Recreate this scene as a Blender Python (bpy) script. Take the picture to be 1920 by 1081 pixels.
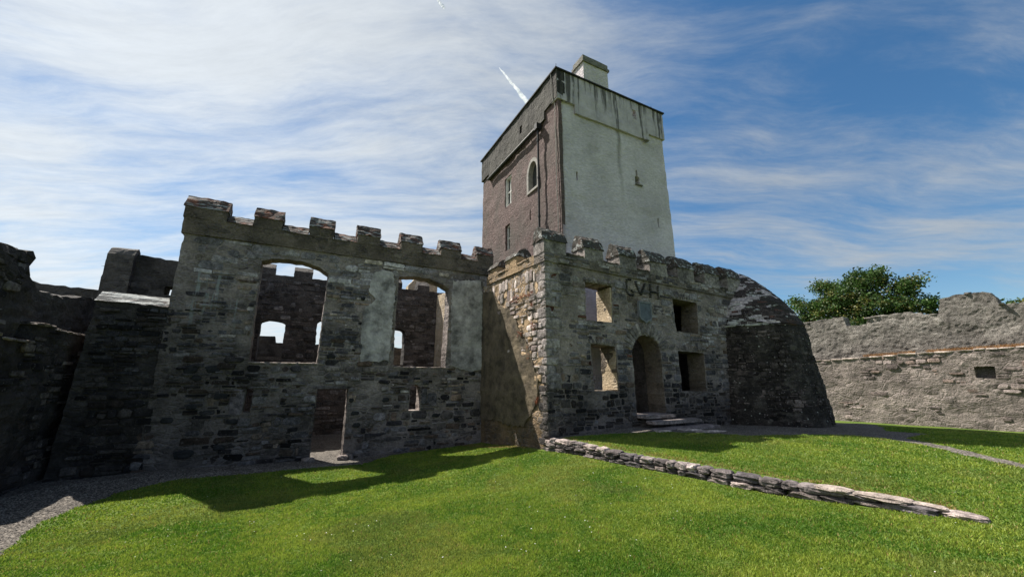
import bpy, math, random
import numpy as np
from mathutils import Vector, noise as mn
from mathutils.geometry import delaunay_2d_cdt
sc = bpy.context.scene
for o in list(bpy.data.objects): bpy.data.objects.remove(o)
R = math.radians
# ------------------------------------------------------------------ camera
cam = bpy.data.cameras.new('camera'); co = bpy.data.objects.new('camera', cam); sc.collection.objects.link(co)
co.location = (0, 0, 1.6); co.rotation_euler = (R(90 + 13.3), 0, 0)
cam.sensor_width = 36; cam.lens = 13.5; cam.clip_start = .05; cam.clip_end = 20000
sc.camera = co
# ------------------------------------------------------------------ sun and sky
SUN_EL, TRAVEL = 55.2, -32.3            # elevation; direction the light travels in the ground plane
tv = Vector((math.cos(R(TRAVEL)) * math.cos(R(SUN_EL)), math.sin(R(TRAVEL)) * math.cos(R(SUN_EL)), -math.sin(R(SUN_EL))))
sd = -tv
sl = bpy.data.lights.new('sun', 'SUN'); so = bpy.data.objects.new('sun', sl); sc.collection.objects.link(so)
sl.energy = 5.0; sl.angle = R(.5); sl.color = (1, .94, .84); so.rotation_euler = tv.to_track_quat('-Z', 'Y').to_euler()

def nt_helper(nt):
    def N(t, ins=None, **kw):
        n = nt.nodes.new(t)
        for k, v in kw.items(): setattr(n, k, v)
        for k, v in (ins or {}).items():
            s = n.inputs[k]
            if isinstance(v, bpy.types.NodeSocket): nt.links.new(v, s)
            else: s.default_value = v
        return n
    return N
def ramp(N, fac, stops, interp='LINEAR'):
    n = N('ShaderNodeValToRGB', {0: fac}); e = n.color_ramp.elements; n.color_ramp.interpolation = interp
    while len(e) < len(stops): e.new(.5)
    for k, (p, c) in enumerate(stops):
        e[k].position = p
        c = (c, c, c, 1) if not hasattr(c, '__len__') else (*c, 1)
        e[k].color = c
    return n.outputs[0]
def mixc(N, f, a, b, mode='MIX'):
    n = N('ShaderNodeMix', {0: f}, data_type='RGBA', blend_type=mode)
    nt = n.id_data
    for i, v in ((6, a), (7, b)):
        if isinstance(v, bpy.types.NodeSocket): nt.links.new(v, n.inputs[i])
        else: n.inputs[i].default_value = (*v, 1) if len(v) == 3 else v
    return n.outputs[2]
def math_(N, op, a, b=0.0, clamp=False):
    return N('ShaderNodeMath', {0: a, 1: b}, operation=op, use_clamp=clamp).outputs[0]

w = bpy.data.worlds.new('World'); sc.world = w; w.use_nodes = True
nt = w.node_tree; nt.nodes.clear(); N = nt_helper(nt)
sky = N('ShaderNodeTexSky', sky_type='NISHITA', sun_disc=False)
sky.sun_elevation = R(SUN_EL); sky.sun_rotation = math.atan2(sd.x, sd.y); sky.altitude = 0; sky.air_density = 1.0; sky.dust_density = .35; sky.ozone_density = 2.5
g = N('ShaderNodeTexCoord').outputs['Generated']
sx = N('ShaderNodeSeparateXYZ', {0: g})
zc = math_(N, 'MAXIMUM', sx.outputs[2], .02); zc = math_(N, 'ADD', zc, .12)
px = math_(N, 'DIVIDE', sx.outputs[0], zc); py = math_(N, 'DIVIDE', sx.outputs[1], zc)
pl = N('ShaderNodeCombineXYZ', {0: px, 1: py}).outputs[0]
# drifting cirrus: warp, stretched fine fibres, big soft masses
wrp = N('ShaderNodeTexNoise', {'Vector': pl, 'Scale': .7, 'Detail': 3.0})
wv = N('ShaderNodeVectorMath', {0: wrp.outputs['Color'], 1: (.5, .5, .5)}, operation='SUBTRACT').outputs[0]
wv = N('ShaderNodeVectorMath', {0: wv, 'Scale': .55}, operation='SCALE').outputs[0]
pw = N('ShaderNodeVectorMath', {0: pl, 1: wv}, operation='ADD').outputs[0]
m1 = N('ShaderNodeMapping', {'Vector': pw, 'Rotation': (0, 0, R(-62)), 'Scale': (.5, 2.1, 1), 'Location': (3.1, 1.7, 0)}).outputs[0]
fib = N('ShaderNodeTexNoise', {'Vector': m1, 'Scale': 2.0, 'Detail': 12.0, 'Roughness': .64}).outputs['Fac']
m2 = N('ShaderNodeMapping', {'Vector': pw, 'Rotation': (0, 0, R(-30)), 'Scale': (.7, 1.1, 1), 'Location': (7.3, 2.2, 0)}).outputs[0]
big = N('ShaderNodeTexNoise', {'Vector': m2, 'Scale': .75, 'Detail': 5.0, 'Roughness': .5}).outputs['Fac']
side = N('ShaderNodeMapRange', {0: sx.outputs[0], 1: -.55, 2: .45, 3: .15, 4: -.06}).outputs[0]
lowb = N('ShaderNodeMapRange', {0: sx.outputs[2], 1: .05, 2: .45, 3: .06, 4: 0.0}).outputs[0]
c0 = math_(N, 'ADD', math_(N, 'MULTIPLY', fib, .62), math_(N, 'MULTIPLY', big, .62))
fin = N('ShaderNodeTexNoise', {'Vector': m1, 'Scale': 7.5, 'Detail': 10.0, 'Roughness': .7}).outputs['Fac']
c0 = math_(N, 'ADD', c0, math_(N, 'MULTIPLY', math_(N, 'SUBTRACT', fin, .5), .17))
c0 = math_(N, 'ADD', c0, side); c0 = math_(N, 'ADD', c0, lowb)
cl = N('ShaderNodeMapRange', {0: c0, 1: .47, 2: .86, 3: 0.0, 4: 1.0}, interpolation_type='SMOOTHSTEP').outputs[0]
cl = math_(N, 'MULTIPLY', cl, .92)
hs = N('ShaderNodeHueSaturation', {'Hue': .495, 'Saturation': 1.24, 'Value': .96, 'Color': sky.outputs[0]}).outputs[0]
glow = N('ShaderNodeMapRange', {0: sx.outputs[0], 1: -.6, 2: .5, 3: 7.0, 4: 4.2}).outputs[0]
glow = math_(N, 'MULTIPLY', glow, N('ShaderNodeMapRange', {0: fin, 1: .3, 2: .7, 3: .92, 4: 1.07}).outputs[0])
ccol = N('ShaderNodeVectorMath', {0: (.93, .99, 1.035), 'Scale': glow}, operation='SCALE').outputs[0]
skyc = mixc(N, cl, hs, ccol)
bg = N('ShaderNodeBackground', {'Color': skyc, 'Strength': .066})
N('ShaderNodeOutputWorld', {'Surface': bg.outputs[0]})
vs = sc.view_settings; vs.view_transform = 'Standard'; vs.look = 'None'; vs.gamma = 1; vs.exposure = 0.93
sc.render.engine = 'CYCLES'; sc.cycles.samples = 128; sc.cycles.max_bounces = 6; sc.cycles.use_denoising = True
sc.render.resolution_x = 1024; sc.render.resolution_y = 576

# ------------------------------------------------------------------ helpers
C = sc.collection
def tag(o, label=None, cat=None, group=None, kind=None):
    if label: o['label'] = label
    if cat: o['category'] = cat
    if group: o['group'] = group
    if kind: o['kind'] = kind
    return o
def empty(name, loc, rz, label, cat, group=None):
    o = bpy.data.objects.new(name, None); C.objects.link(o); o.location = loc; o.rotation_euler = (0, 0, R(rz))
    o.empty_display_size = .3
    return tag(o, label, cat, group)
class MB:
    def __init__(s): s.v = []; s.f = []; s.c = []; s.m = []; s.n = 0
    def add(s, v, f, col=(.2, .2, .2), mi=0):
        v = np.asarray(v, float); s.v.append(v); k = s.n
        s.f += [tuple(int(i) + k for i in q) for q in f]; s.n += len(v)
        col = np.asarray(col, float)
        s.c.append(np.tile(col, (len(v), 1)) if col.ndim == 1 else col); s.m += [mi] * len(f)
    def build(s, name, mats, parent=None, smooth=False):
        me = bpy.data.meshes.new(name); me.from_pydata(np.concatenate(s.v).tolist(), [], s.f)
        for m in (mats if isinstance(mats, (list, tuple)) else [mats]): me.materials.append(m)
        me.polygons.foreach_set('material_index', s.m)
        a = me.color_attributes.new('Col', 'FLOAT_COLOR', 'POINT')
        cc = np.concatenate(s.c); cc = np.hstack([cc, np.ones((len(cc), 1))]); a.data.foreach_set('color', cc.ravel())
        if smooth: me.polygons.foreach_set('use_smooth', [True] * len(me.polygons))
        me.update()
        o = bpy.data.objects.new(name, me); C.objects.link(o)
        if parent: o.parent = parent
        return o
def n3(v, s, off=0.0):
    return mn.noise(Vector((v[0] * s + off, v[1] * s + off * .7, v[2] * s - off)))
def inpoly(P, poly):
    x, z = P[:, 0], P[:, 1]; r = np.zeros(len(P), bool); n = len(poly)
    for i in range(n):
        x1, z1 = poly[i]; x2, z2 = poly[(i + 1) % n]
        if z1 == z2: continue
        c = ((z1 > z) != (z2 > z)) & (x < (x2 - x1) * (z - z1) / (z2 - z1) + x1); r ^= c
    return r
def resample(poly, res, jit, seed):
    out = []; n = len(poly); rnd = random.Random(seed)
    for i in range(n):
        a = Vector(poly[i]); b = Vector(poly[(i + 1) % n]); L = (b - a).length; k = max(1, int(L / res))
        for j in range(k):
            p = a.lerp(b, j / k)
            if jit:
                d = (b - a).normalized(); nn = Vector((-d.y, d.x))
                q = mn.noise(Vector((p.x * 3.7 + seed, p.y * 3.7, seed))) * .7 + rnd.uniform(-.5, .5)
                p = p + nn * (q * jit)
            out.append((p.x, p.y))
    return out
def slab(mb, outline, holes=(), y0=0., y1=.5, res=.1, jit=.015, amp=.015, seed=1, mi=0, mi_side=None, back=True, fs=1.3, col=(.2, .2, .2), rev=.12):
    """a wall of real thickness: front at y0, back at y1, openings cut right through"""
    loops = [resample(outline, res, jit, seed)] + [resample(h, res * .8, jit, seed + 7 * i + 3) for i, h in enumerate(holes)]
    pts = []; edges = []
    for L in loops:
        k = len(pts); pts += L; edges += [(k + i, k + (i + 1) % len(L)) for i in range(len(L))]
    nb = len(pts); A = np.array(outline); rnd = np.random.RandomState(seed)
    gx = np.arange(A[:, 0].min() + res * .5, A[:, 0].max(), res); gz = np.arange(A[:, 1].min() + res * .5, A[:, 1].max(), res)
    G = np.stack(np.meshgrid(gx, gz), -1).reshape(-1, 2) + rnd.uniform(-.25, .25, (len(gx) * len(gz), 2)) * res
    ok = inpoly(G, loops[0])
    for h in loops[1:]: ok &= ~inpoly(G, h)
    B = np.array(pts)
    G = G[ok]
    if len(G):
        keep = np.ones(len(G), bool)
        for i in range(0, len(G), 2000):
            d = ((G[i:i+2000, None] - B[None]) ** 2).sum(-1).min(1); keep[i:i+2000] = d > (res * .45) ** 2
        G = G[keep]
    allp = [Vector(p) for p in pts] + [Vector(p) for p in G.tolist()]
    vo, ed, fo, *_ = delaunay_2d_cdt(allp, edges, [], 0, 1e-6)
    V = np.array([tuple(p) for p in vo]); F = np.array(fo, int)
    cen = V[F].mean(1); ok = inpoly(cen, loops[0])
    for h in loops[1:]: ok &= ~inpoly(cen, h)
    F = F[ok]
    def lay(y, s):
        o = []
        for x, z in V:
            d = amp * (1.3 * mn.noise(Vector((x * fs, y * 2 + s, z * fs * 1.6))) + .8 * mn.noise(Vector((x * fs * 4, s, z * fs * 6))))
            o.append((x, y + d, z))
        return np.array(o)
    fr = lay(y0, seed * .37)
    mb.add(fr, [tuple(t) for t in F], col, mi)            # CDT triangles are CCW in (x,z): normal -y
    cnt = {}
    for t in F:
        for a, b in ((t[0], t[1]), (t[1], t[2]), (t[2], t[0])): cnt[(a, b)] = 1
    bd = [(a, b) for (a, b) in cnt if (b, a) not in cnt]
    nl = max(1, int(round((y1 - y0) / rev)))
    idx = sorted({i for e in bd for i in e}); mp = {v: i for i, v in enumerate(idx)}; m = len(idx)
    bk = lay(y1, seed * .37 + 5)
    ring = []
    for l in range(nl + 1):
        t = l / nl
        for i in idx:
            p = fr[i] * (1 - t) + bk[i] * t
            if 0 < l < nl:
                q = jit * 1.2; p = p + np.array([q * n3(p, 4.1, 1), 0, q * n3(p, 4.1, 9)])
            ring.append(p)
    fs_ = []
    for l in range(nl):
        for a, b in bd: fs_.append((l * m + mp[b], l * m + mp[a], (l + 1) * m + mp[a], (l + 1) * m + mp[b]))
    mb.add(ring, fs_, col, mi if mi_side is None else mi_side)
    if back: mb.add(bk, [tuple(t[::-1]) for t in F], col, mi)
def box(mb, x0, x1, y0, y1, z0, z1, res=.15, amp=.01, col=(.2, .2, .2), mi=0, seed=1):
    """box with subdivided, slightly uneven faces"""
    def grid(o, u, v, nu, nv):
        P = []; F = []
        for i in range(nu + 1):
            for j in range(nv + 1): P.append(np.array(o) + np.array(u) * i / nu + np.array(v) * j / nv)
        for i in range(nu):
            for j in range(nv): a = i * (nv + 1) + j; F.append((a, a + nv + 1, a + nv + 2, a + 1))
        P = [p + amp * np.array([n3(p, 2.3, seed), n3(p, 2.3, seed + 4), n3(p, 2.3, seed + 8)]) for p in P]
        mb.add(P, F, col, mi)
    X, Y, Z = x1 - x0, y1 - y0, z1 - z0; k = lambda L: max(1, int(L / res))
    grid((x0, y0, z0), (X, 0, 0), (0, 0, Z), k(X), k(Z)); grid((x1, y1, z0), (-X, 0, 0), (0, 0, Z), k(X), k(Z))
    grid((x0, y1, z0), (0, -Y, 0), (0, 0, Z), k(Y), k(Z)); grid((x1, y0, z0), (0, Y, 0), (0, 0, Z), k(Y), k(Z))
    grid((x0, y0, z1), (X, 0, 0), (0, Y, 0), k(X), k(Y)); grid((x0, y1, z0), (X, 0, 0), (0, -Y, 0), k(X), k(Y))
def prism(mb, prof, x0, x1, dz=0., res=.08, amp=.012, col=(.2, .2, .2), mi=0, seed=1, vert=False):
    """profile (y,z) swept along x; dz = rise of z over the length; vert sweeps along y with profile (x,z)"""
    pr = resample(prof, res, 0, seed); m = len(pr); k = max(1, int(abs(x1 - x0) / res)); P = []; F = []
    for i in range(k + 1):
        x = x0 + (x1 - x0) * i / k
        for a, z in pr:
            p = np.array((x, a, z + dz * i / k)) if not vert else np.array((a, x, z + dz * i / k))
            P.append(p + amp * np.array([n3(p, 6, seed), n3(p, 6, seed + 3), n3(p, 6, seed + 6) + .7 * n3(p, 17, seed)]))
    for i in range(k):
        for j in range(m): a = i * m + j; b = i * m + (j + 1) % m; F.append((a, b, b + m, a + m))
    c0 = len(P); P.append(np.mean(P[:m], 0)); P.append(np.mean(P[k * m:k * m + m], 0))
    for j in range(m): F.append((c0, (j + 1) % m, j)); F.append((c0 + 1, k * m + j, k * m + (j + 1) % m))
    if vert: F = [q[::-1] for q in F]
    mb.add(P, F, col, mi)
def rock(mb, c, d, rz=0., rnd=random, col=(.2, .2, .2), n=4, p=5., amp=.12, mi=0, sp=None):
    """one rough block: a rounded, knocked-about cuboid"""
    P = []; F = []; sd_ = rnd.uniform(0, 99); key = {}
    def vid(a, b, c_):
        k = (round(a, 3), round(b, 3), round(c_, 3))
        if k not in key:
            r = (abs(a) ** p + abs(b) ** p + abs(c_) ** p) ** (-1 / p); v = np.array((a, b, c_)) * r
            v = v * (1 + amp * mn.noise(Vector(v * 1.3) + Vector((sd_, 0, 0))) + amp * .4 * mn.noise(Vector(v * 4) + Vector((0, sd_, 0))))
            key[k] = len(P); P.append(v)
        return key[k]
    L = [-1 + 2 * i / n for i in range(n + 1)]
    for ax in range(3):
        for sgn in (-1, 1):
            for i in range(n):
                for j in range(n):
                    q = []
                    for (u, v) in ((L[i], L[j]), (L[i+1], L[j]), (L[i+1], L[j+1]), (L[i], L[j+1])):
                        t = [0, 0, 0]; t[ax] = sgn; t[(ax + 1) % 3] = u; t[(ax + 2) % 3] = v; q.append(vid(*t))
                    F.append(tuple(q) if sgn > 0 else tuple(q[::-1]))
    P = np.array(P) * np.array(d) * .5; cs, sn = math.cos(rz), math.sin(rz)
    P = np.stack([P[:, 0] * cs - P[:, 1] * sn, P[:, 0] * sn + P[:, 1] * cs, P[:, 2]], 1) + np.array(c)
    mb.add(P, F, col, mi)
def arch(x0, x1, zb, zs, zt, n=8):
    """opening: straight jambs to zs, then a curve rising to zt"""
    w_, pts = (x1 - x0) / 2, [(x0, zb), (x1, zb)]; cx = (x0 + x1) / 2
    for i in range(n + 1):
        a = math.pi * i / n; pts.append((cx + w_ * math.cos(a), zs + (zt - zs) * math.sin(a)))
    return pts
def rect(x0, x1, z0, z1): return [(x0, z0), (x1, z0), (x1, z1), (x0, z1)]
def stones(mb, outline, holes, zones, seed, y=0., skip=None, colf=None, mi=1, dens=1.0):
    """rubble facing: every stone a shape of its own, bedded in the mortar of the wall core"""
    rnd = random.Random(seed); A = np.array(outline); x0, x1, z0, z1 = A[:, 0].min(), A[:, 0].max(), A[:, 1].min(), A[:, 1].max()
    H = [(min(p[0] for p in h), max(p[0] for p in h), min(p[1] for p in h), max(p[1] for p in h), h) for h in holes]
    rects = []; z = z0
    while z < z1:
        zn = [q for q in zones if z < q[0]]; zn = zn[0] if zn else zones[-1]
        _, hr, wr, joint, depth, pal = zn
        h = rnd.uniform(*hr); segs = [(x0, x1)]
        for (a, b, c, d, _) in H:
            if c < z + h * .6 and d > z + h * .4:
                ns = []
                for (s, e) in segs:
                    if b <= s or a >= e: ns.append((s, e))
                    else:
                        if a > s: ns.append((s, a))
                        if b < e: ns.append((b, e))
                segs = ns
        for (s, e) in segs:
            x = s
            while x < e - .04:
                w_ = rnd.uniform(*wr) * (1.5 if rnd.random() < .08 else 1)
                if e - (x + w_) < wr[0] * .6: w_ = e - x
                if h > .12 and rnd.random() < .3:
                    k = rnd.uniform(.35, .65); rects.append((x, x + w_, z, z + h * k, zn)); rects.append((x, x + w_, z + h * k, z + h, zn))
                else: rects.append((x, x + w_, z, z + h, zn))
                x += w_
        z += h
    rr = []
    for (a, b, c, d, zn) in rects:
        if rnd.random() > dens: continue
        cx, cz = (a + b) / 2, (c + d) / 2
        if skip and skip(cx, cz): continue
        rr.append((a, b, c, d, zn))
    T = []
    for (a, b, c, d, zn) in rr: T += [(a + .015, c + .01), (b - .015, c + .01), (b - .015, d - .01), (a + .015, d - .01)]
    T = np.array(T); ok = inpoly(T, outline)
    for h in holes: ok &= ~inpoly(T, h)
    ok = ok.reshape(-1, 4).all(1)
    for i, (a, b, c, d, zn) in enumerate(rr):
        if not ok[i]: continue
        _, hr, wr, joint, depth, pal = zn
        j = joint * rnd.uniform(.35, .9); a += j; b -= j; c += j * .7; d -= j * .7
        if b - a < .03 or d - c < .02: continue
        cx, cz = (a + b) / 2, (c + d) / 2
        wob = .06 * mn.noise(Vector((cx * .8, seed, cz * .8))) + rnd.uniform(-.012, .012)
        ch = min(b - a, d - c) * rnd.uniform(.12, .32); J = lambda: rnd.uniform(-1, 1) * min(.02, .18 * (d - c))
        ring = [(a + ch, c), (b - ch, c), (b, c + ch), (b, d - ch), (b - ch, d), (a + ch, d), (a, d - ch), (a, c + ch)]
        ring = [(p + J(), q + J() + wob) for p, q in ring]
        dp = depth * rnd.uniform(-.25, 1.0); tx = rnd.uniform(-1, 1) * .02; tz = rnd.uniform(-1, 1) * .05
        V = [(p, y + .03, q) for p, q in ring]
        base = y + .015 * mn.noise(Vector((cx * 1.3, 3, cz * 2)))
        V += [(cx + (p - cx) * .97, base - dp * .55, cz + (q - wob - cz) * .97 + wob) for p, q in ring]
        V += [(cx + (p - cx) * .82, base - dp - (p - cx) * tx - (q - cz) * tz + rnd.uniform(-.003, .003), cz + (q - wob - cz) * .8 + wob) for p, q in ring]
        V.append((cx + rnd.uniform(-.02, .02), base - dp - .004, cz + wob))
        F = []
        for k in range(8):
            k2 = (k + 1) % 8; F.append((k, k2, 8 + k2, 8 + k)); F.append((8 + k, 8 + k2, 16 + k2, 16 + k)); F.append((16 + k, 16 + k2, 24))
        col = np.array(rnd.choice(pal)) * rnd.uniform(.75, 1.3)
        if colf: col = colf(cx, cz, col, rnd)
        mb.add(V, F, np.clip(col, .005, .8), mi)

# ------------------------------------------------------------------ materials
def mat(name, fn, rough=.9, spec=.25):
    m = bpy.data.materials.new(name); m.use_nodes = True; nt = m.node_tree; nt.nodes.clear(); N = nt_helper(nt)
    b = N('ShaderNodeBsdfPrincipled', {'Roughness': rough, 'Specular IOR Level': spec})
    N('ShaderNodeOutputMaterial', {'Surface': b.outputs[0]})
    c, bump, d = fn(N, N('ShaderNodeTexCoord').outputs['Object'])
    if isinstance(c, tuple): b.inputs['Base Color'].default_value = (*c, 1)
    else: nt.links.new(c, b.inputs['Base Color'])
    if bump is not None:
        bn = N('ShaderNodeBump', {'Height': bump, 'Distance': d, 'Strength': 1.0}); nt.links.new(bn.outputs[0], b.inputs['Normal'])
    return m
def noi(N, v, s, d=5., r=.6, sc_=None, loc=None):
    if sc_ or loc: v = N('ShaderNodeMapping', {'Vector': v, 'Scale': sc_ or (1, 1, 1), 'Location': loc or (0, 0, 0)}).outputs[0]
    return N('ShaderNodeTexNoise', {'Vector': v, 'Scale': s, 'Detail': d, 'Roughness': r}).outputs['Fac']
def vor(N, v, s, feat='F1', sc_=None, rnd=1.):
    if sc_: v = N('ShaderNodeMapping', {'Vector': v, 'Scale': sc_}).outputs[0]
    return N('ShaderNodeTexVoronoi', {'Vector': v, 'Scale': s, 'Randomness': rnd}, feature=feat)
def warp(N, v, s, a):
    n = N('ShaderNodeTexNoise', {'Vector': v, 'Scale': s, 'Detail': 3.}).outputs['Color']
    n = N('ShaderNodeVectorMath', {0: n, 1: (.5, .5, .5)}, operation='SUBTRACT').outputs[0]
    n = N('ShaderNodeVectorMath', {0: n, 'Scale': a}, operation='SCALE').outputs[0]
    return N('ShaderNodeVectorMath', {0: v, 1: n}, operation='ADD').outputs[0]
def stone_mat(name, damp=.75, lichen=.5, where=None):
    def fn(N, v):
        c = N('ShaderNodeAttribute', attribute_name='Col').outputs['Color']
        n1 = noi(N, v, 9, 8, .68); n2 = noi(N, v, 1.1, 6, .62); n3_ = noi(N, v, 38, 5, .7)
        c = mixc(N, .9, c, ramp(N, n1, [(.32, .3), (.5, .95), (.68, 1.7)]), 'MULTIPLY')
        c = mixc(N, .6, c, ramp(N, n3_, [(.3, .45), (.7, 1.5)]), 'MULTIPLY')
        c = mixc(N, damp, c, ramp(N, n2, [(.36, .28), (.5, .85), (.66, 1.35)]), 'MULTIPLY')
        li = ramp(N, noi(N, v, 5.5, 9, .75, loc=(4, 1, 2)), [(.60, 0.), (.68, 1.)])
        c = mixc(N, math_(N, 'MULTIPLY', li, lichen), c, (.33, .34, .31))
        sp = vor(N, warp(N, v, 14, .04), 11).outputs['Distance']
        c = mixc(N, math_(N, 'MULTIPLY', ramp(N, sp, [(.10, 1.), (.17, 0.)]), lichen * .6), c, (.5, .5, .45))
        h = math_(N, 'ADD', math_(N, 'MULTIPLY', n1, 1.), math_(N, 'MULTIPLY', n3_, .5))
        c = mixc(N, 1., c, (1.17, 1.03, 1.07), 'MULTIPLY')
        if where: c = darken_low(N, v, c, where)
        return c, h, .05
    return mat(name, fn)
def darken_low(N, v, c, where):
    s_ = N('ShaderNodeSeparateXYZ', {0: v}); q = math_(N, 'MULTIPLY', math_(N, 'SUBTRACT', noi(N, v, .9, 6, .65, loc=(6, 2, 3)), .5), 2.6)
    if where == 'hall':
        m_ = N('ShaderNodeMapRange', {0: math_(N, 'ADD', math_(N, 'ADD', math_(N, 'MULTIPLY', s_.outputs[0], .55), math_(N, 'MULTIPLY', s_.outputs[2], .8)), q), 1: -.4, 2: 1.5, 3: .66, 4: 0.}).outputs[0]  # shade of the lower left end painted into the wall colour
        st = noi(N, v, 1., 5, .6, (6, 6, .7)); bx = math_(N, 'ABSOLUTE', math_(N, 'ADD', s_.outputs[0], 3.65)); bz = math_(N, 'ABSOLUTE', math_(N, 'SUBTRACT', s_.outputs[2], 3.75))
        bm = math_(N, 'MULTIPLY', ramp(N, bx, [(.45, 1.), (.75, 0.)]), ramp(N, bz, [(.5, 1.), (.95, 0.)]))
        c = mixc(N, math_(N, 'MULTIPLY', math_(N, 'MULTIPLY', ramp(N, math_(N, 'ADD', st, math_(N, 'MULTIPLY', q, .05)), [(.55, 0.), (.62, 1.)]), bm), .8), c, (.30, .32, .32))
    else:
        m_ = N('ShaderNodeMapRange', {0: math_(N, 'ADD', s_.outputs[2], q), 1: .6, 2: 1.9, 3: .72, 4: 0.}).outputs[0]  # darker towards the bottom
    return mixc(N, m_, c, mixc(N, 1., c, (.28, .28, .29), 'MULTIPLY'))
def rubble_mat(name, mort=(.17, .16, .14), a=(.05, .05, .05), b=(.2, .19, .17), sc_=(3.2, 3.2, 8.), d=.05, stain=.8, w_=.35, where=None):
    """mortar-washed rubble: seen between and behind the modelled stones and in the reveals"""
    def fn(N, v):
        wv_ = warp(N, v, 3.2, .12)
        vo = vor(N, wv_, 1., 'F1', sc_, .9); ed = vor(N, wv_, 1., 'DISTANCE_TO_EDGE', sc_, .9).outputs['Distance']
        rv = N('ShaderNodeSeparateColor', {0: vo.outputs['Color']}).outputs[0]
        st = ramp(N, rv, [(0., a), (.45, tuple((x + y) / 2 for x, y in zip(a, b))), (1., b)])
        cover = ramp(N, noi(N, v, 1.7, 7, .65, loc=(2, 5, 1)), [(.5 - w_ * .3, 0.), (.5 + w_ * .4, 1.)])
        mm = ramp(N, ed, [(.03, 0.), (.11, 1.)])
        mm = math_(N, 'MULTIPLY', mm, cover)
        n1 = noi(N, v, 16, 9, .7); n2 = noi(N, v, .9, 6, .65)
        mo = mixc(N, .8, mort, ramp(N, n1, [(.3, .5), (.7, 1.5)]), 'MULTIPLY')
        c = mixc(N, mm, mo, mixc(N, .7, st, ramp(N, n1, [(.3, .5), (.7, 1.5)]), 'MULTIPLY'))
        c = mixc(N, stain, c, ramp(N, n2, [(.36, .3), (.52, .9), (.68, 1.35)]), 'MULTIPLY')
        c = mixc(N, 1., c, (1.05, .97, .99), 'MULTIPLY')
        if where: c = darken_low(N, v, c, where)
        h = math_(N, 'ADD', math_(N, 'MULTIPLY', mm, .6), math_(N, 'MULTIPLY', n1, .9))
        return c, h, d
    return mat(name, fn)
def coping_mat(name, base=(.035, .033, .03), rust=.5, white=.5, sc_=(2.5, 6, 14), wt=.52):
    def fn(N, v):
        n1 = noi(N, v, 1., 8, .65, sc_); n2 = noi(N, v, 3.3, 8, .7, loc=(3, 3, 8)); n4 = noi(N, v, 30, 6, .7)
        c = mixc(N, 1., base, ramp(N, n4, [(.3, .5), (.7, 1.8)]), 'MULTIPLY')
        c = mixc(N, math_(N, 'MULTIPLY', ramp(N, n2, [(.5, 0.), (.6, 1.)]), rust), c, (.19, .075, .045))
        c = mixc(N, math_(N, 'MULTIPLY', ramp(N, n1, [(wt, 0.), (wt + .06, 1.)]), white), c, (.42, .43, .42))
        return c, math_(N, 'ADD', math_(N, 'MULTIPLY', n1, 1.2), math_(N, 'MULTIPLY', n4, .4)), .05
    return mat(name, fn)
def plain_mat(name, a, b, s=4., d=.02, s2=30., rough=.9, st=None, spec=.25):
    def fn(N, v):
        n1 = noi(N, v, s, 8, .68, st); n2 = noi(N, v, s2, 6, .7)
        c = ramp(N, n1, [(.34, a), (.64, b)]); c = mixc(N, .45, c, ramp(N, n2, [(.3, .5), (.7, 1.5)]), 'MULTIPLY')
        return c, math_(N, 'ADD', n2, n1), d
    return mat(name, fn, rough, spec)
M = {}
M['stone'] = stone_mat('wall stone')
M['core'] = rubble_mat('lime mortar and rubble', mort=(.20, .18, .15), a=(.04, .04, .04), b=(.24, .235, .22))
kw = dict(mort=(.27, .245, .22), a=(.045, .043, .043), b=(.32, .305, .29))
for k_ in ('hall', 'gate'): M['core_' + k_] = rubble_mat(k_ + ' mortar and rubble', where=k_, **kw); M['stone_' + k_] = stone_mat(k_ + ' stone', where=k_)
M['warmcore'] = rubble_mat('warm mortar and rubble', mort=(.36, .27, .155), a=(.13, .125, .12), b=(.42, .39, .32), stain=.6, where='gate')
M['litrubble'] = rubble_mat('sunlit rubble reveal', mort=(.50, .43, .29), a=(.24, .22, .17), b=(.60, .56, .45), stain=.4)  # brighter copy of the reveal rubble, sunlight put into its colour
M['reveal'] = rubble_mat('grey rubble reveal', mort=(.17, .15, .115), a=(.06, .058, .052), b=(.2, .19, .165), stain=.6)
M['darkrubble'] = rubble_mat('dark rubble', mort=(.058, .054, .050), a=(.022, .022, .023), b=(.10, .095, .09), sc_=(2.8, 2.8, 7.5))
M['brownrubble'] = rubble_mat('brown rubble', mort=(.086, .084, .078), a=(.030, .030, .029), b=(.13, .125, .118), sc_=(2.6, 2.6, 7))
M['render'] = plain_mat('weathered roughcast', (.055, .045, .034), (.19, .15, .10), 2.2, .03, 26)
M['plaster'] = plain_mat('old lime plaster', (.14, .130, .130), (.56, .52, .51), 2.0, .02, 12)
M['cope'] = coping_mat('slate coping with lichen', base=(.05, .035, .03), rust=.95, white=.65)
M['capdark'] = coping_mat('dark slate cap', base=(.05, .046, .04), rust=.15, white=.85, sc_=(7, 7, 9), wt=.555)
M['slate'] = plain_mat('blue slate', (.07, .08, .10), (.13, .15, .18), 6, .005)
M['chisel'] = plain_mat('chiselled slate edge', (.12, .13, .145), (.20, .21, .23), 8, .006)
M['darkslate'] = plain_mat('dark slate', (.012, .012, .014), (.035, .035, .037), 9, .01)
M['black'] = plain_mat('painted iron', (.012, .012, .014), (.02, .02, .022), 8, .004, rough=.5)
M['dressed'] = plain_mat('dressed pale stone', (.20, .18, .17), (.38, .36, .34), 8, .006)
M['white'] = plain_mat('white paint', (.55, .54, .52), (.72, .71, .70), 8, .003, rough=.6)
M['dry'] = plain_mat('dry grass', (.20, .10, .04), (.34, .20, .09), 6, .003)
M['rust'] = plain_mat('rust red wall plant', (.16, .045, .025), (.30, .10, .05), 6, .003)
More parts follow.
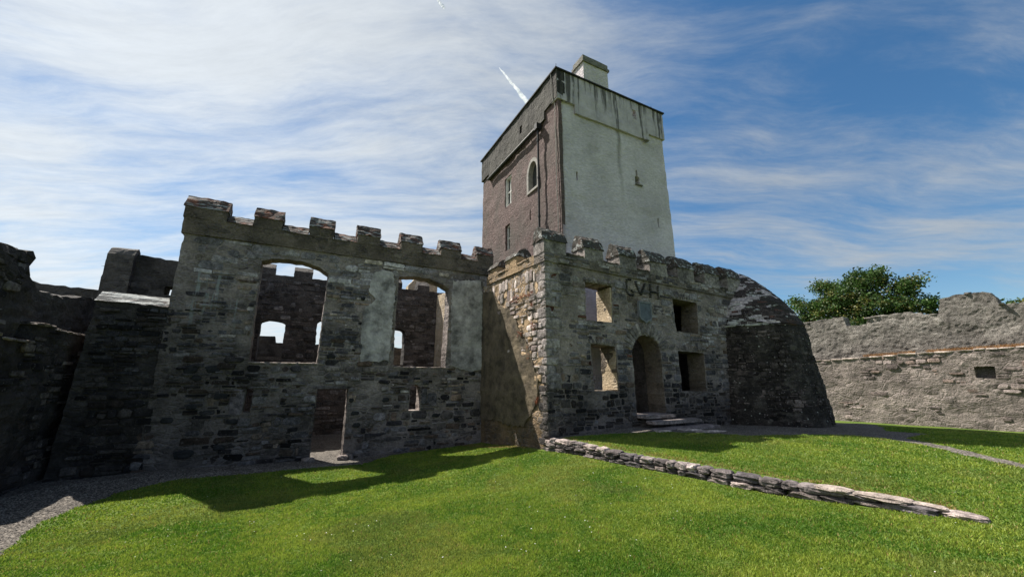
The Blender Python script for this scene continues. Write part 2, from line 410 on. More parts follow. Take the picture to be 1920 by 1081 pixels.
gm = bpy.data.materials.new('window glass'); gm.use_nodes = True; pb = gm.node_tree.nodes['Principled BSDF']
pb.inputs['Base Color'].default_value = (.03, .035, .04, 1); pb.inputs['Roughness'].default_value = .06; pb.inputs['Specular IOR Level'].default_value = .9; M['glass'] = gm

GREY = [(.15, .155, .155), (.19, .195, .19), (.11, .115, .12), (.24, .24, .225), (.085, .085, .09), (.17, .155, .13), (.06, .06, .062)]
PALE = [(.27, .28, .28), (.20, .21, .215), (.24, .25, .25), (.165, .17, .175), (.30, .30, .28), (.21, .2, .165)]
DARK = [(.03, .031, .033), (.048, .047, .047), (.07, .068, .064), (.02, .02, .022), (.11, .105, .095), (.06, .052, .044), (.14, .135, .12)]
BLUE = [(.045, .048, .054), (.065, .07, .077), (.09, .095, .10), (.12, .125, .125), (.035, .036, .04), (.14, .135, .12)]
BROWN = [(.14, .115, .085), (.09, .072, .055), (.19, .165, .125)]
WARM = [(.42, .41, .36), (.50, .48, .42), (.30, .28, .23), (.44, .36, .22), (.22, .20, .18), (.6, .58, .52)]

# ------------------------------------------------------------------ ground
LOW = [(-8.45, 9.96, -.51), (-4.86, 11.95, -.62), (-1.07, 14.05, -.53), (.9, 10.2, -.14), (2.94, 8.0, -.12), (4.43, 6.3, -.13), (5.75, 5.1, -.02), (0, 0, 0), (5, 0, 0),
       (-6, 4.5, -.43), (-10.6, 9.5, -.56), (-10, 3, -.62), (-4, 3, -.22), (0, 4, -.06), (-1, 8, -.38), (-3.2, 7.2, -.50), (-4.8, 6.7, -.56), (-6.4, 7.6, -.6), (10, 0, 0), (8, 4, 0), (-6, 18, -.62), (-14, 14, -.6), (0, 20, -.6), (-12, -5, -.4)]
UP = [(1.0, 10.2, .14), (4.5, 12.2, .2), (7.4, 13.9, .08), (10.5, 13.2, .07), (5.75, 5.1, 0), (2.94, 8.15, .07), (4.43, 6.43, .05), (9, 3, 0), (5.2, 9.0, .22), (4.4, 10.9, .24), (3.2, 9.5, .17), (8, 8.7, .2), (11, 9.5, .17), (9, 6, .12), (4, 18, .2), (16.8, 20.8, -.45), (13.5, 14.5, -.02), (18.2, 18.2, -.42), (19.6, 15.7, -.38), (20, 8, .1), (22, 24, -.5)]
def tps(P):
    P = np.array(P, float); n = len(P); d = np.hypot(P[:, None, 0] - P[None, :, 0], P[:, None, 1] - P[None, :, 1])
    K = np.where(d > 0, d * d * np.log(d + 1e-9), 0) + np.eye(n) * .3
    Q = np.hstack([np.ones((n, 1)), P[:, :2]]); A = np.block([[K, Q], [Q.T, np.zeros((3, 3))]])
    s = np.linalg.solve(A, np.concatenate([P[:, 2], [0, 0, 0]]))
    def f(x, y):
        x = np.clip(x, -16, 24); y = np.clip(y, -6, 24)
        d = np.hypot(x[..., None] - P[:, 0], y[..., None] - P[:, 1])
        return (np.where(d > 0, d * d * np.log(d + 1e-9), 0) * s[:n]).sum(-1) + s[n] + s[n+1] * x + s[n+2] * y
    return f
fl, fu = tps(LOW), tps(UP)
RA, RB = np.array((.98, 10.38)), np.array((5.46, 5.225)); RD = (RB - RA) / np.linalg.norm(RB - RA); RN = np.array((-RD[1], RD[0]))  # RN points to the terrace
if RN[0] < 0: RN = -RN
RL = np.linalg.norm(RB - RA)
def rbend(t): return .10 * np.sin(np.clip(t / RL, 0, 1) * math.pi)      # the wall bows a little
def ground(x, y):
    x = np.asarray(x, float); y = np.asarray(y, float); t = (x - RA[0]) * RD[0] + (y - RA[1]) * RD[1]
    d = (x - RA[0]) * RN[0] + (y - RA[1]) * RN[1] + rbend(t)
    d = np.where(t < 0, (x - .93) * .875 + (y - 10.43) * .485 - .12, d)
    k = np.clip((d - .02) / .12, 0, 1); k = k * k * (3 - 2 * k)
    z = np.clip(fl(x, y), -.75, .1) * (1 - k) + np.clip(fu(x, y), -.55, .28) * k
    return z + .018 * np.sin(x * 1.9 + 1) * np.sin(y * 1.7 + .5) * 1.
def gz(x, y): return float(ground(np.array([x]), np.array([y]))[0])
GR_R = [(1.15, 10.3), (2.6, 10.75), (3.8, 10.85), (4.8, 10.6), (5.8, 10.0), (6.7, 10.45), (7.8, 10.6), (8.8, 10.5), (9.05, 9.7), (9.03, 9.0), (8.85, 8.1), (8.5, 6.8), (8.2, 5.4), (8.42, 5.4), (8.8, 6.8), (9.2, 8.1), (9.45, 9.0), (9.95, 10.3), (11.9, 11.5), (11.2, 12.2), (12.3, 13.4), (14, 16), (13.2, 20), (-1, 22), (-1.2, 14.3), (.95, 10.5)]
GR_L = [(-4.8, 3.2), (-5.5, 4.2), (-6.1, 5.1), (-6.75, 5.9), (-7.4, 6.7), (-7.6, 7.3), (-7.8, 8.3), (-7.4, 9.25), (-6.1, 10.1), (-4.8, 10.75), (-3.95, 11.0), (-3.6, 12.2), (-2.5, 13.05), (-1.1, 13.85), (-1.2, 14.3), (-1.5, 22), (-26, 22), (-26, -8), (-6, -8), (-4.4, 1)]
xs = np.concatenate([[-3000, -400, -120, -60], np.arange(-26, -12, .8), np.arange(-12, 14.5, .075), np.arange(14.5, 30, .6), [60, 120, 400, 3000]])
ys = np.concatenate([[-400, -60, -20], np.arange(-8, 1.6, .5), np.arange(1.6, 14.6, .075), np.arange(14.6, 30, .5), [60, 120, 400, 3000]])
GX, GY = np.meshgrid(xs, ys); GZ = ground(GX, GY); rr_ = np.random.RandomState(4); GZ = GZ + rr_.uniform(-.004, .004, GZ.shape)
nx, ny = len(xs), len(ys); VV = np.stack([GX, GY, GZ], -1).reshape(-1, 3)
ii, jj = np.meshgrid(np.arange(nx - 1), np.arange(ny - 1)); a_ = (jj * nx + ii).ravel(); Q = np.stack([a_, a_ + 1, a_ + nx + 1, a_ + nx], 1)
cen = VV[Q].mean(1)[:, :2]; wob = np.array([(.10 * mn.noise(Vector((x * 2.2, y * 2.2, 0))) + .05 * mn.noise(Vector((x * 7, y * 7, 0))), .10 * mn.noise(Vector((x * 2.2, y * 2.2, 5)))) for x, y in cen])
isg = inpoly(cen + wob, GR_R) | inpoly(cen + wob, GR_L)
def sheet(name, faces, m):
    u, inv = np.unique(faces, return_inverse=True); me = bpy.data.meshes.new(name)
    me.from_pydata(VV[u].tolist(), [], inv.reshape(-1, 4).tolist()); me.materials.append(m); me.polygons.foreach_set('use_smooth', [True] * len(me.polygons)); me.update()
    o = bpy.data.objects.new(name, me); C.objects.link(o); return o
def f_soil(N, v):
    n1 = noi(N, v, 1.3, 6, .6); n2 = noi(N, v, 40, 6, .7)
    c = ramp(N, n1, [(.35, (.06, .11, .012)), (.65, (.13, .175, .025))]); c = mixc(N, .7, c, ramp(N, n2, [(.3, .4), (.7, 1.5)]), 'MULTIPLY')
    return c, n2, .03
def f_grav(N, v):
    vo = vor(N, v, 34.); rv = N('ShaderNodeSeparateColor', {0: vo.outputs['Color']}).outputs[0]
    c = ramp(N, rv, [(0., (.07, .060, .052)), (.5, (.135, .118, .103)), (1., (.29, .26, .23))])
    c = mixc(N, .8, c, ramp(N, vo.outputs['Distance'], [(.1, 1.2), (.75, .35)]), 'MULTIPLY')
    c = mixc(N, .6, c, ramp(N, noi(N, v, 1.6, 6), [(.35, .55), (.65, 1.25)]), 'MULTIPLY')
    return c, math_(N, 'SUBTRACT', 1., vo.outputs['Distance']), .02
M['soil'] = mat('lawn turf', f_soil); M['gravel'] = mat('gravel', f_grav)
tag(sheet('lawn', Q[~isg], M['soil']), kind='structure')
tag(sheet('gravel_path', Q[isg], M['gravel']), kind='structure')
# grass blades
rs = np.random.RandomState(11)
def in_lawn(x, y):
    w1 = np.array([.10 * mn.noise(Vector((a * 2.2, b * 2.2, 0))) for a, b in zip(x, y)])
    P = np.stack([x + w1, y + .5 * w1], 1)
    return ~(inpoly(P, GR_R) | inpoly(P, GR_L))
def scatter(n, r0, r1, half):
    th = rs.uniform(-half, half, n); r = np.exp(rs.uniform(np.log(r0), np.log(r1), n)) if r0 > 0 else 0
    return r * np.sin(th), r * np.cos(th)
gx_, gy_ = scatter(760000, 2.9, 19.5, R(56))
ok = in_lawn(gx_, gy_) & (gy_ > 1.8)
tt = (gx_ - RA[0]) * RD[0] + (gy_ - RA[1]) * RD[1]; dd = (gx_ - RA[0]) * RN[0] + (gy_ - RA[1]) * RN[1] + rbend(tt)
ok &= ~((np.abs(dd - .02) < .17) & (tt < RL - .15) & (tt > -1))
gx_, gy_, dd, tt = gx_[ok], gy_[ok], dd[ok], tt[ok]; n = len(gx_); gzv = ground(gx_, gy_)
pat = np.array([mn.noise(Vector((a * .9, b * .9, 2))) for a, b in zip(gx_[::1], gy_[::1])]); pat2 = np.array([mn.noise(Vector((a * 4.3, b * 4.3, 7))) for a, b in zip(gx_, gy_)])
rad = np.hypot(gx_, gy_); hh = (.014 + .015 * rs.rand(n)) * (1 + .55 * pat2) * np.clip(.85 + rad / 30, .9, 1.3); ww = (.0035 + .0009 * rad) * rs.uniform(.7, 1.3, n)
az = rs.uniform(0, 2 * np.pi, n); le = rs.uniform(.2, 1.15, n) * hh; la = rs.uniform(0, 2 * np.pi, n)
B0 = np.stack([gx_ - ww * np.cos(az), gy_ - ww * np.sin(az), gzv - .006], 1); B1 = np.stack([gx_ + ww * np.cos(az), gy_ + ww * np.sin(az), gzv - .006], 1)
T0 = np.stack([gx_ + le * np.cos(la), gy_ + le * np.sin(la), gzv + hh], 1)
V3 = np.stack([B0, B1, T0], 1).reshape(-1, 3)
me = bpy.data.meshes.new('grass'); me.vertices.add(3 * n); me.vertices.foreach_set('co', V3.ravel()); me.loops.add(3 * n); me.loops.foreach_set('vertex_index', np.arange(3 * n, dtype=np.int32))
me.polygons.add(n); me.polygons.foreach_set('loop_start', np.arange(0, 3 * n, 3, dtype=np.int32)); me.update(calc_edges=True)
ty = np.clip(.48 + .75 * pat + .55 * pat2 + rs.normal(0, .26, n), 0, 1)[:, None]
cA, cB, cD = np.array((.068, .158, .014)), np.array((.250, .310, .042)), np.array((.30, .22, .08))
gc = cA * (1 - ty) + cB * ty; wear = np.clip(np.array([mn.noise(Vector((a * .45, b * .45, 21))) + .5 * mn.noise(Vector((a * 1.7, b * 1.7, 5))) for a, b in zip(gx_, gy_)]) * 1.4 - .2, 0, .32)[:, None]; gc = gc * (1 - wear) + np.array((.20, .19, .06)) * wear; dry = (rs.rand(n) < .025 + .05 * np.clip(pat2, 0, 1)) | ((dd > 0) & (dd < .5 + .3 * pat2) & (tt < RL) & (rs.rand(n) < .85 * np.clip(1.25 - dd * 2.6, 0, 1)))
gc[dry] = cD * rs.uniform(.6, 1.2, (dry.sum(), 1))
gc = np.repeat(gc, 3, 0); gc[2::3] *= 1.15
at = me.color_attributes.new('Col', 'FLOAT_COLOR', 'POINT'); at.data.foreach_set('color', np.hstack([gc, np.ones((3 * n, 1))]).ravel())
def f_grass(N, v):
    return N('ShaderNodeAttribute', attribute_name='Col').outputs['Color'], None, 0
mg = mat('grass blades', f_grass, .55, .3)
nt = mg.node_tree; N = nt_helper(nt); pr = [q for q in nt.nodes if q.type == 'BSDF_PRINCIPLED'][0]; out = [q for q in nt.nodes if q.type == 'OUTPUT_MATERIAL'][0]
tr = N('ShaderNodeBsdfTranslucent', {'Color': pr.inputs['Base Color'].links[0].from_socket}); mx = N('ShaderNodeMixShader', {0: .42, 1: pr.outputs[0], 2: tr.outputs[0]}); nt.links.new(mx.outputs[0], out.inputs[0])
me.materials.append(mg); o = bpy.data.objects.new('grass', me); C.objects.link(o); tag(o, 'short mown green grass covering the courtyard lawn', 'grass', kind='stuff')
# daisies
mb = MB(); dx, dy = scatter(480, 4.2, 15, R(54)); okd = in_lawn(dx, dy); dz = ground(dx, dy)
for x, y, z, k in zip(dx, dy, dz, okd):
    if not k or abs((x - RA[0]) * RN[0] + (y - RA[1]) * RN[1]) < .25 or mn.noise(Vector((x * .8, y * .8, 4))) < -.02: continue
    r = random.uniform(.004, .0075); t = [(x + r * math.cos(q), y + r * math.sin(q), z + .04 + random.uniform(-.003, .003)) for q in np.arange(6) * math.pi / 3]
    mb.add(t + [(x, y, z + .035)], [(0, 1, 2, 3, 4, 5)] + [(6, (i + 1) % 6, i) for i in range(6)])
tag(mb.build('daisies', M['white']), 'tiny white daisies scattered through the lawn', 'flowers', kind='stuff')
# loose gravel stones near the camera
mb = MB(); random.seed(5); k = 0
px_, py_ = rs.uniform(-9.5, -4.3, 30000), rs.uniform(3.2, 11.5, 30000); okp = inpoly(np.stack([px_, py_], 1), GR_L) & (np.abs(np.arctan2(px_, py_)) < R(56)) & (px_ * .485 * -1 + py_ * .875 < 12.2)
pz_ = ground(px_, py_); octf = [(0, 2, 4), (2, 1, 4), (1, 3, 4), (3, 0, 4), (2, 0, 5), (1, 2, 5), (3, 1, 5), (0, 3, 5)]
for x, y, z, q in zip(px_, py_, pz_, okp):
    if not q or k > 15000: continue
    k += 1; r = random.uniform(.007, .02); a = random.uniform(0, 6.3); b = random.uniform(.5, 1); c, s = math.cos(a) * r, math.sin(a) * r
    mb.add([(x + c, y + s, z), (x - c, y - s, z), (x - s * b, y + c * b, z + .002), (x + s * b, y - c * b, z), (x, y, z + r * .7), (x, y, z - r * .5)], octf, np.array((.155, .138, .12)) * random.uniform(.3, 1.9))
M['pebble'] = mat('pebble', f_grass)
tag(mb.build('gravel', M['pebble']), 'loose grey gravel stones along the foot of the walls', 'gravel', kind='stuff')

# ------------------------------------------------------------------ ruined hall (local frame: x along the front, y into the building, z up)
HX, HY = -4.86, 11.95; AZ = 29.0  # hall, gate and wall coordinates below come from image pixels, turned to metres beforehand
hall = empty('ruined_hall', (HX, HY, 0), AZ, 'roofless grey stone hall ruin with battlements and two tall empty windows', 'ruined building')
w1 = [(-2.66, 2.07), (-.98, 2.07), (-.97, 3.6), (-.95, 4.78), (-1.3, 4.98), (-1.6, 5.06), (-1.95, 5.08), (-2.4, 5.05), (-2.73, 4.94), (-2.70, 3.6)]
w2 = [(1.22, 2.0), (2.95, 2.0), (3.0, 3.6), (3.0, 4.74), (2.7, 4.90), (2.2, 5.03), (1.7, 5.06), (1.2, 4.97), (1.18, 3.6)]
hdoor = rect(-.90, -.06, -.9, 1.34); s1 = rect(-2.62, -2.46, .74, 1.36); s2 = [(1.78, .62), (2.14, .62), (2.14, 1.35), (1.98, 1.44), (1.80, 1.38)]
HO = [(-4.56, -.9), (4.7, -.9), (4.7, 5.44), (-4.56, 5.44)]
holes = [w1, w2, hdoor, s1, s2]
plA = [(.34, 4.95), (.62, 5.12), (.97, 5.10), (1.1, 4.6), (1.08, 3.5), (1.05, 2.17), (.2, 2.13), (.16, 3.0), (.17, 3.75), (.5, 4.12), (.26, 4.4)]
plB = [(3.1, 5.05), (4.2, 5.2), (4.28, 4.4), (4.27, 2.9), (4.3, 1.95), (3.9, 1.85), (3.15, 2.05), (3.08, 3.6)]
def hskip(x, z):
    p = np.array([[x, z]]); return inpoly(p, plA)[0] or inpoly(p, plB)[0] or mn.noise(Vector((x * .9, 7, z * .9))) > (.24 if z < 4.3 else .6) or mn.noise(Vector((x * 2.3, 1, z * 2.6))) > .42
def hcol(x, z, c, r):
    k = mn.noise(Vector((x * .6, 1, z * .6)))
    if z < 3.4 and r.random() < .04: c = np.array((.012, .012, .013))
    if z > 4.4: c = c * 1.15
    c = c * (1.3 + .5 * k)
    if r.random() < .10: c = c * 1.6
    if x < -2.8: c = c * .85  # shade at the left end put into the stone colour
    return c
mb = MB(); slab(mb, HO, holes, 0, .5, .1, .022, .022, 3, mi=0)
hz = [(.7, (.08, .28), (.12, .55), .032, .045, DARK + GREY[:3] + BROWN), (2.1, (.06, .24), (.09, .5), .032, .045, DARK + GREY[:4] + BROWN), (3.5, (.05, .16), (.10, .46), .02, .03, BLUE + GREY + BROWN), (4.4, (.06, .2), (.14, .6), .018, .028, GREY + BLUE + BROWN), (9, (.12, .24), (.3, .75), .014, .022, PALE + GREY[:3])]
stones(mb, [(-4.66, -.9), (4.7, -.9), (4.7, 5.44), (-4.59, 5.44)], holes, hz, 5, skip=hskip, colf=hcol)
# large dark stones on the face; no recess is cut
rnd = random.Random(8)
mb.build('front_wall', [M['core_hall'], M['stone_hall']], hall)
mb = MB()
for (x, z, a, b) in ((-3.86, 1.85, .30, .20), (-3.42, 1.86, .34, .19), (-3.72, 1.63, .20, .12), (-3.15, 1.17, .28, .16), (-3.72, .92, .2, .14), (-2.82, .52, .26, .13), (-4.15, .62, .24, .14), (-2.1, .46, .2, .08), (-.63, 2.27, .22, .13), (.12, 4.1, .14, .1), (3.95, 1.80, .24, .14), (3.35, .98, .26, .12), (2.7, .46, .26, .12), (.05, 1.0, .15, .12), (.18, .62, .22, .12), (1.05, .98, .2, .13), (.25, .28, .2, .13), (-3.7, -.2, .4, .2), (3.1, 1.85, .2, .1), (-3.0, -.1, .25, .14), (3.4, .3, .2, .12), (2.0, 1.62, .22, .09)):
    mb = MB(); rock(mb, (x, -.005, z), (a, .07, b), 0, rnd, (.03, .03, .032), 4, 3.2, .35); mb.build('dark_stone', M['darkslate'], hall)
for p, sd_ in ((plA, 21), (plB, 22)): mb = MB(); slab(mb, p, (), -.045, .02, .06, .05, .014, sd_, rev=.1); mb.build('plaster_patch', M['plaster'], hall)
# rest of the shell
bw = [arch(-2.95, -2.08, 2.36, 3.8, 3.97), arch(-.90, -.35, 2.36, 3.9, 4.12), arch(2.0, 2.84, 2.25, 3.75, 3.9)]
mb = MB(); slab(mb, [(-4.56, -.9), (4.9, -.9), (4.9, 5.85), (-4.56, 5.85)], bw, 5.5, 6.1, .16, .03, .03, 6)
stones(mb, [(-4.5, -.8), (4.3, -.8), (4.3, 5.8), (-4.5, 5.8)], bw, [(9, (.08, .24), (.14, .55), .025, .04, [(.044, .048, .047), (.085, .092, .09), (.145, .155, .15), (.063, .068, .065), (.10, .10, .092)])], 61, y=5.5, mi=1, dens=.8)
for a, b in ((-4.56, -3.9), (-3.3, -2.7), (-2.01, -1.30), (-.65, 0.), (.65, 1.3), (1.95, 2.55), (3.3, 3.9)): prism(mb, [(5.5, 5.8), (6.1, 5.8), (6.1, 6.1), (5.8, 6.35), (5.5, 6.12)][::-1], a, b, 0, .12, .02)
mb.build('back_wall', [M['brownrubble'], M['stone']], hall)
mb = MB(); prism(mb, [(.49, -.9), (5.52, -.9), (5.52, 5.7), (.49, 5.3)][::-1], 4.3, 4.9, 0, .2, .03); mb.build('end_wall', M['litrubble'], hall)
mb = MB(); prism(mb, [(.49, -.9), (5.52, -.9), (5.52, 5.3), (.49, 5.3)][::-1], -4.55, -3.95, 0, .2, .03); mb.build('end_wall', M['brownrubble'], hall)
# parapet, crenel copings, merlons
mb = MB(); prism(mb, [(-.05, 5.44), (.5, 5.44), (.5, 5.93), (-.05, 5.93)][::-1], -4.62, 4.68, 0, .1, .014)
mb.build('parapet', [rubble_mat('parapet roughcast', mort=(.145, .125, .098), a=(.07, .065, .056), b=(.20, .18, .145), w_=.15)], hall)
MER = [(-4.64, -3.69), (-3.05, -2.34), (-1.61, -.92), (-.22, .49), (1.18, 1.93), (2.6, 3.38), (4.03, 4.70)]
cm = bpy.data.materials['parapet roughcast']
for i, (a, b) in enumerate(MER):
    mb = MB(); prism(mb, [(-.06, 5.90), (.51, 5.90), (.51, 6.21), (-.06, 6.21)][::-1], a, b, 0, .09, .016, seed=i); me_ = mb.build('merlon', [M['parap2'] if 'parap2' in M and i > 3 else cm], hall)
    mb = MB(); prism(mb, [(-.09, 6.21), (.54, 6.21), (.30, 6.60), (.16, 6.60)][::-1], a - .02, b + .02, 0, .07, .022, seed=i + 30); mb.build('coping', M['cope'], me_)
for i in range(6):
    mb = MB(); prism(mb, [(-.08, 5.92), (.52, 5.92), (.30, 6.20), (.17, 6.20)][::-1], MER[i][1] + .02, MER[i+1][0] - .02, 0, .07, .02, seed=i + 50); mb.build('coping', M['cope'], hall)
# window and door dressings
rnd = random.Random(2)
for (x0, x1, z) in ((-2.7, -.95, 2.05), (1.18, 3.0, 1.985)):
    x = x0; mb = MB()
    while x < x1: q = rnd.uniform(.25, .5); rock(mb, (min(x + q / 2, x1), .24, z - .01), (q, .54, .06), 0, rnd, (.30, .28, .24), 4, 7, .06); x += q
    mb.build('window_sill', M['stone'], hall)
mb = MB(); rock(mb, (-.48, .23, 1.37), (1.15, .5, .10), 0, rnd, (.11, .11, .11), 5, 8, .05); mb.build('door_lintel', M['stone'], hall)
for (x, y, s) in ((-.03, -.12, .3), (.10, -.05, .26), (-.98, -.1, .24), (-.85, -.18, .15)): mb = MB(); rock(mb, (x, y, -.58), (s, .28, .16), rnd.uniform(-.4, .4), rnd, (.20, .19, .17), 4, 4, .2); mb.build('threshold_stone', M['stone'], hall)
for (cx, w_) in ((-2.55, 1),):
    for x in (-2.79,): mb = MB(); rock(mb, (x, -.005, 1.0), (.3, .06, .66), 0, rnd, (.17, .165, .17), 5, 7, .05); mb.build('slit_jamb', M['stone'], hall)
for x, z, a, b in ((2.27, 1.05, .16, .5), (2.53, .95, .3, .42), (2.3, 1.5, .2, .14)): mb = MB(); rock(mb, (x, -.01, z), (a, .07, b), 0, rnd, (.13, .135, .14), 5, 6, .08); mb.build('slit_jamb', M['stone'], hall)

# ------------------------------------------------------------------ gatehouse
GX0, GY0 = .93, 10.43; DZ = -.024
gate = empty('gatehouse', (GX0, GY0, 0), AZ, 'battlemented stone gatehouse with round arched doorway, four window openings and a slate shield', 'gatehouse')
def sl_(x, z): return z + DZ * x
garch = [(3.2, .42), (4.45, .42), (4.44, 2.45)] + [(3.81 + .62 * math.cos(a), 2.45 + .53 * math.sin(a)) for a in np.linspace(.2, math.pi - .2, 9)] + [(3.17, 2.45)]
gh = [[(1.42, 3.28), (2.44, 3.28), (2.49, 4.42), (2.0, 4.46), (1.43, 4.44)], [(1.6, 1.28), (2.53, 1.27), (2.49, 2.57), (1.52, 2.62)], [(5.32, 3.19), (6.46, 3.16), (6.56, 4.28), (5.25, 4.32)], [(5.30, 1.21), (6.58, 1.2), (6.64, 2.50), (5.28, 2.53)], garch]
GO = [(0, -.5), (9.6, -.5), (9.6, sl_(9.6, 4.87)), (0, 4.87)]
def gskip(x, z): return (3.05 < x < 4.95 and 4.12 < z < 4.74 and False) or (3.45 < x < 4.15 and 3.35 < z < 4.08) or mn.noise(Vector((x * .9 + 9, 3, z * .9))) > .3
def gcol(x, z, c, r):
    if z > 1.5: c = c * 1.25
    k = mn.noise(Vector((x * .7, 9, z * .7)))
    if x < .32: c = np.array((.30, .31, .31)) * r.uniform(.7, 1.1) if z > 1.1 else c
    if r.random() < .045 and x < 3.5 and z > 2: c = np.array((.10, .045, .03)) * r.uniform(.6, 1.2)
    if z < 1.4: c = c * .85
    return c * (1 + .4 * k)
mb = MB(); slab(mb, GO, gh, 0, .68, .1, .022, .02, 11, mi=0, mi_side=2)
gzs = [(1.3, (.08, .24), (.12, .45), .03, .035, DARK + GREY[:3]), (2.6, (.06, .26), (.1, .55), .022, .032, GREY + BLUE + BROWN), (3.6, (.05, .24), (.1, .6), .02, .032, GREY + PALE[:3] + BROWN), (9, (.06, .26), (.12, .62), .018, .028, GREY + PALE)]
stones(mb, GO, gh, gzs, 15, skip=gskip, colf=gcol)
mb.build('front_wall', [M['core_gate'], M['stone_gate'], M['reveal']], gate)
# west wall, own local frame turned so that its face looks left
sw = bpy.data.objects.new('side_wall', None)
SWO = [(-.55, -.8), (4.0, -.8), (4.0, 4.87), (-.55, 4.97)]
mb = MB(); slab(mb, SWO, (), 0, .62, .1, .015, .03, 23, mi=0)
def sskip(x, z):
    if x > 3.9: return False
    bound = 2.7 + .5 * mn.noise(Vector((x * .8, 2, 0))) - (x - 1) * .55
    return (z < max(bound, .2) + 1.4 * (x < 1.9) + .6 * mn.noise(Vector((x * 2, z * 2, 3)))) or mn.noise(Vector((x * 1.3, z * 1.3, 8))) > .28
def scol(x, z, c, r):
    if x > 3.75: c = np.array((.36, .36, .33)) * r.uniform(.75, 1.15) * (1 if z > 1.5 else .55)
    elif z > 4.0 - .15: c = c * 1.1
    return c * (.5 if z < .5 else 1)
stones(mb, [(-.55, -.8), (4.14, -.8), (4.14, 4.87), (-.55, 4.97)], (), [(4.0, (.09, .2), (.14, .42), .025, .045, WARM), (4.5, (.34, .44), (.12, .26), .02, .035, WARM), (9, (.14, .24), (.2, .4), .02, .03, WARM)], 27, skip=sskip, colf=scol)
side_ = mb.build('side_wall', [M['warmcore'], M['stone_gate']], gate)
# local x of this mesh runs from the hall (0) out to the corner (4.14); face looks along -x of the gatehouse
side_.rotation_euler = (0, 0, R(-90)); side_.location = (0, 4.14, 0)
# brown roughcast left on the lower part of the side wall
mb = MB(); slab(mb, [(-.05, .45), (.3, .2), (1.1, .35), (2.0, .25), (2.9, .3), (3.6, .9), (3.75, 1.6), (3.35, 2.4), (2.9, 2.9), (2.5, 3.4), (2.1, 3.75), (1.3, 4.1), (.9, 4.6), (.1, 4.75), (-.05, 3)], (), -.045, .02, .07, .06, .022, 41, rev=.1)
pr_ = mb.build('render_patch', M['render'], gate); pr_.rotation_euler = (0, 0, R(-90)); pr_.location = (0, 4.14, 0)
# parapets
mb = MB(); prism(mb, [(-.05, 4.87), (.5, 4.87), (.5, 5.22), (-.05, 5.22)][::-1], -.05, 9.6, DZ * 9.6, .1, .014)
stones(mb, [(-.05, 4.89), (9.4, 4.67), (9.4, 4.98), (-.05, 5.21)], (), [(9, (.08, .15), (.14, .5), .014, .02, GREY + PALE)], 19, y=-.05, mi=1)
mb.build('parapet', [M['core'], M['stone']], gate)
mb = MB(); prism(mb, [(-.05, 4.88), (.45, 4.88), (.45, 5.17), (-.05, 5.17)], .5, 3.75, .08, .1, .014, vert=True); mb.build('parapet', M['warmcore'], gate)
GM = [(-.06, .72), (1.40, 2.15), (2.83, 3.58), (4.20, 5.05), (5.62, 6.49), (7.10, 7.98), (8.5, 9.35)]
def merl(a, b, zb, ze, zr, i, vert=False, dark=True):
    mb = MB(); P = [(-.06, zb), (.50, zb), (.50, ze), (-.06, ze)]; prism(mb, P if vert else P[::-1], a, b, 0, .09, .018, seed=i + 3, vert=vert, col=(.22, .22, .2)); m = mb.build('merlon', M['stone'] if not vert else M['warmcore'], gate)
    mb = MB(); P = [(-.10, ze), (.54, ze), (.36, zr - .02), (.27, zr), (.18, zr - .03), (.02, (ze + zr) / 2 + .04)]; prism(mb, P if vert else P[::-1], a - .03, b + .03, 0, .07, .028, seed=i + 70, vert=vert); mb.build('coping', M['capdark'], m)
for i, (a, b) in enumerate(GM): d = DZ * a; merl(a, b, 5.13 + d, 5.50 + d * .2, 5.97 + .02 * math.sin(i * 2.3), i)
for i in range(6):
    a, b = GM[i][1], GM[i+1][0]; d = DZ * a; mb = MB(); prism(mb, [(-.08, 5.21 + d), (.52, 5.21 + d), (.28, 5.34 + d), (.18, 5.34 + d)][::-1], a + .02, b - .02, 0, .07, .025, seed=i + 90); mb.build('coping', M['capdark'], gate)
for i, (a, b) in enumerate(((.0, .80), (1.50, 2.26), (2.86, 3.58))):
    if i: merl(a + .03, b, 5.12, 5.44, 5.74, i + 20, vert=True)
for a, b in ((.8, 1.5), (2.26, 2.86)):
    mb = MB(); prism(mb, [(-.08, 5.14), (.47, 5.14), (.26, 5.28), (.18, 5.28)], a, b, 0, .08, .018, vert=True); mb.build('coping', M['dressed'], gate)
for (x, z0, z1, i) in ((2.44, 3.30, 4.38, 1), (2.505, 1.29, 2.54, 2)):
    mb = MB(); box(mb, x, x + .06, .03, .665, z0, z1, .08, .03, seed=i); mb.build('sunlit_reveal', M['litrubble'], gate)  # bright lining added on the sunlit side, sun painted into its colour
rq = random.Random(44); z = -.3; k = 0
while z < 4.75:
    h = rq.uniform(.16, .34); w_, d_ = ((.50, .26), (.26, .46))[k % 2]; w_ *= rq.uniform(.8, 1.25); mb = MB()
    rock(mb, (w_ / 2 - .022, d_ / 2 - .022, z + h / 2), (w_, d_, h * .95), 0, rq, np.array((.27, .27, .25)) * (rq.uniform(.7, 1.25) if z > 1.4 else .3), 5, 9, .05); mb.build('quoin', M['stone'], gate); z += h; k += 1
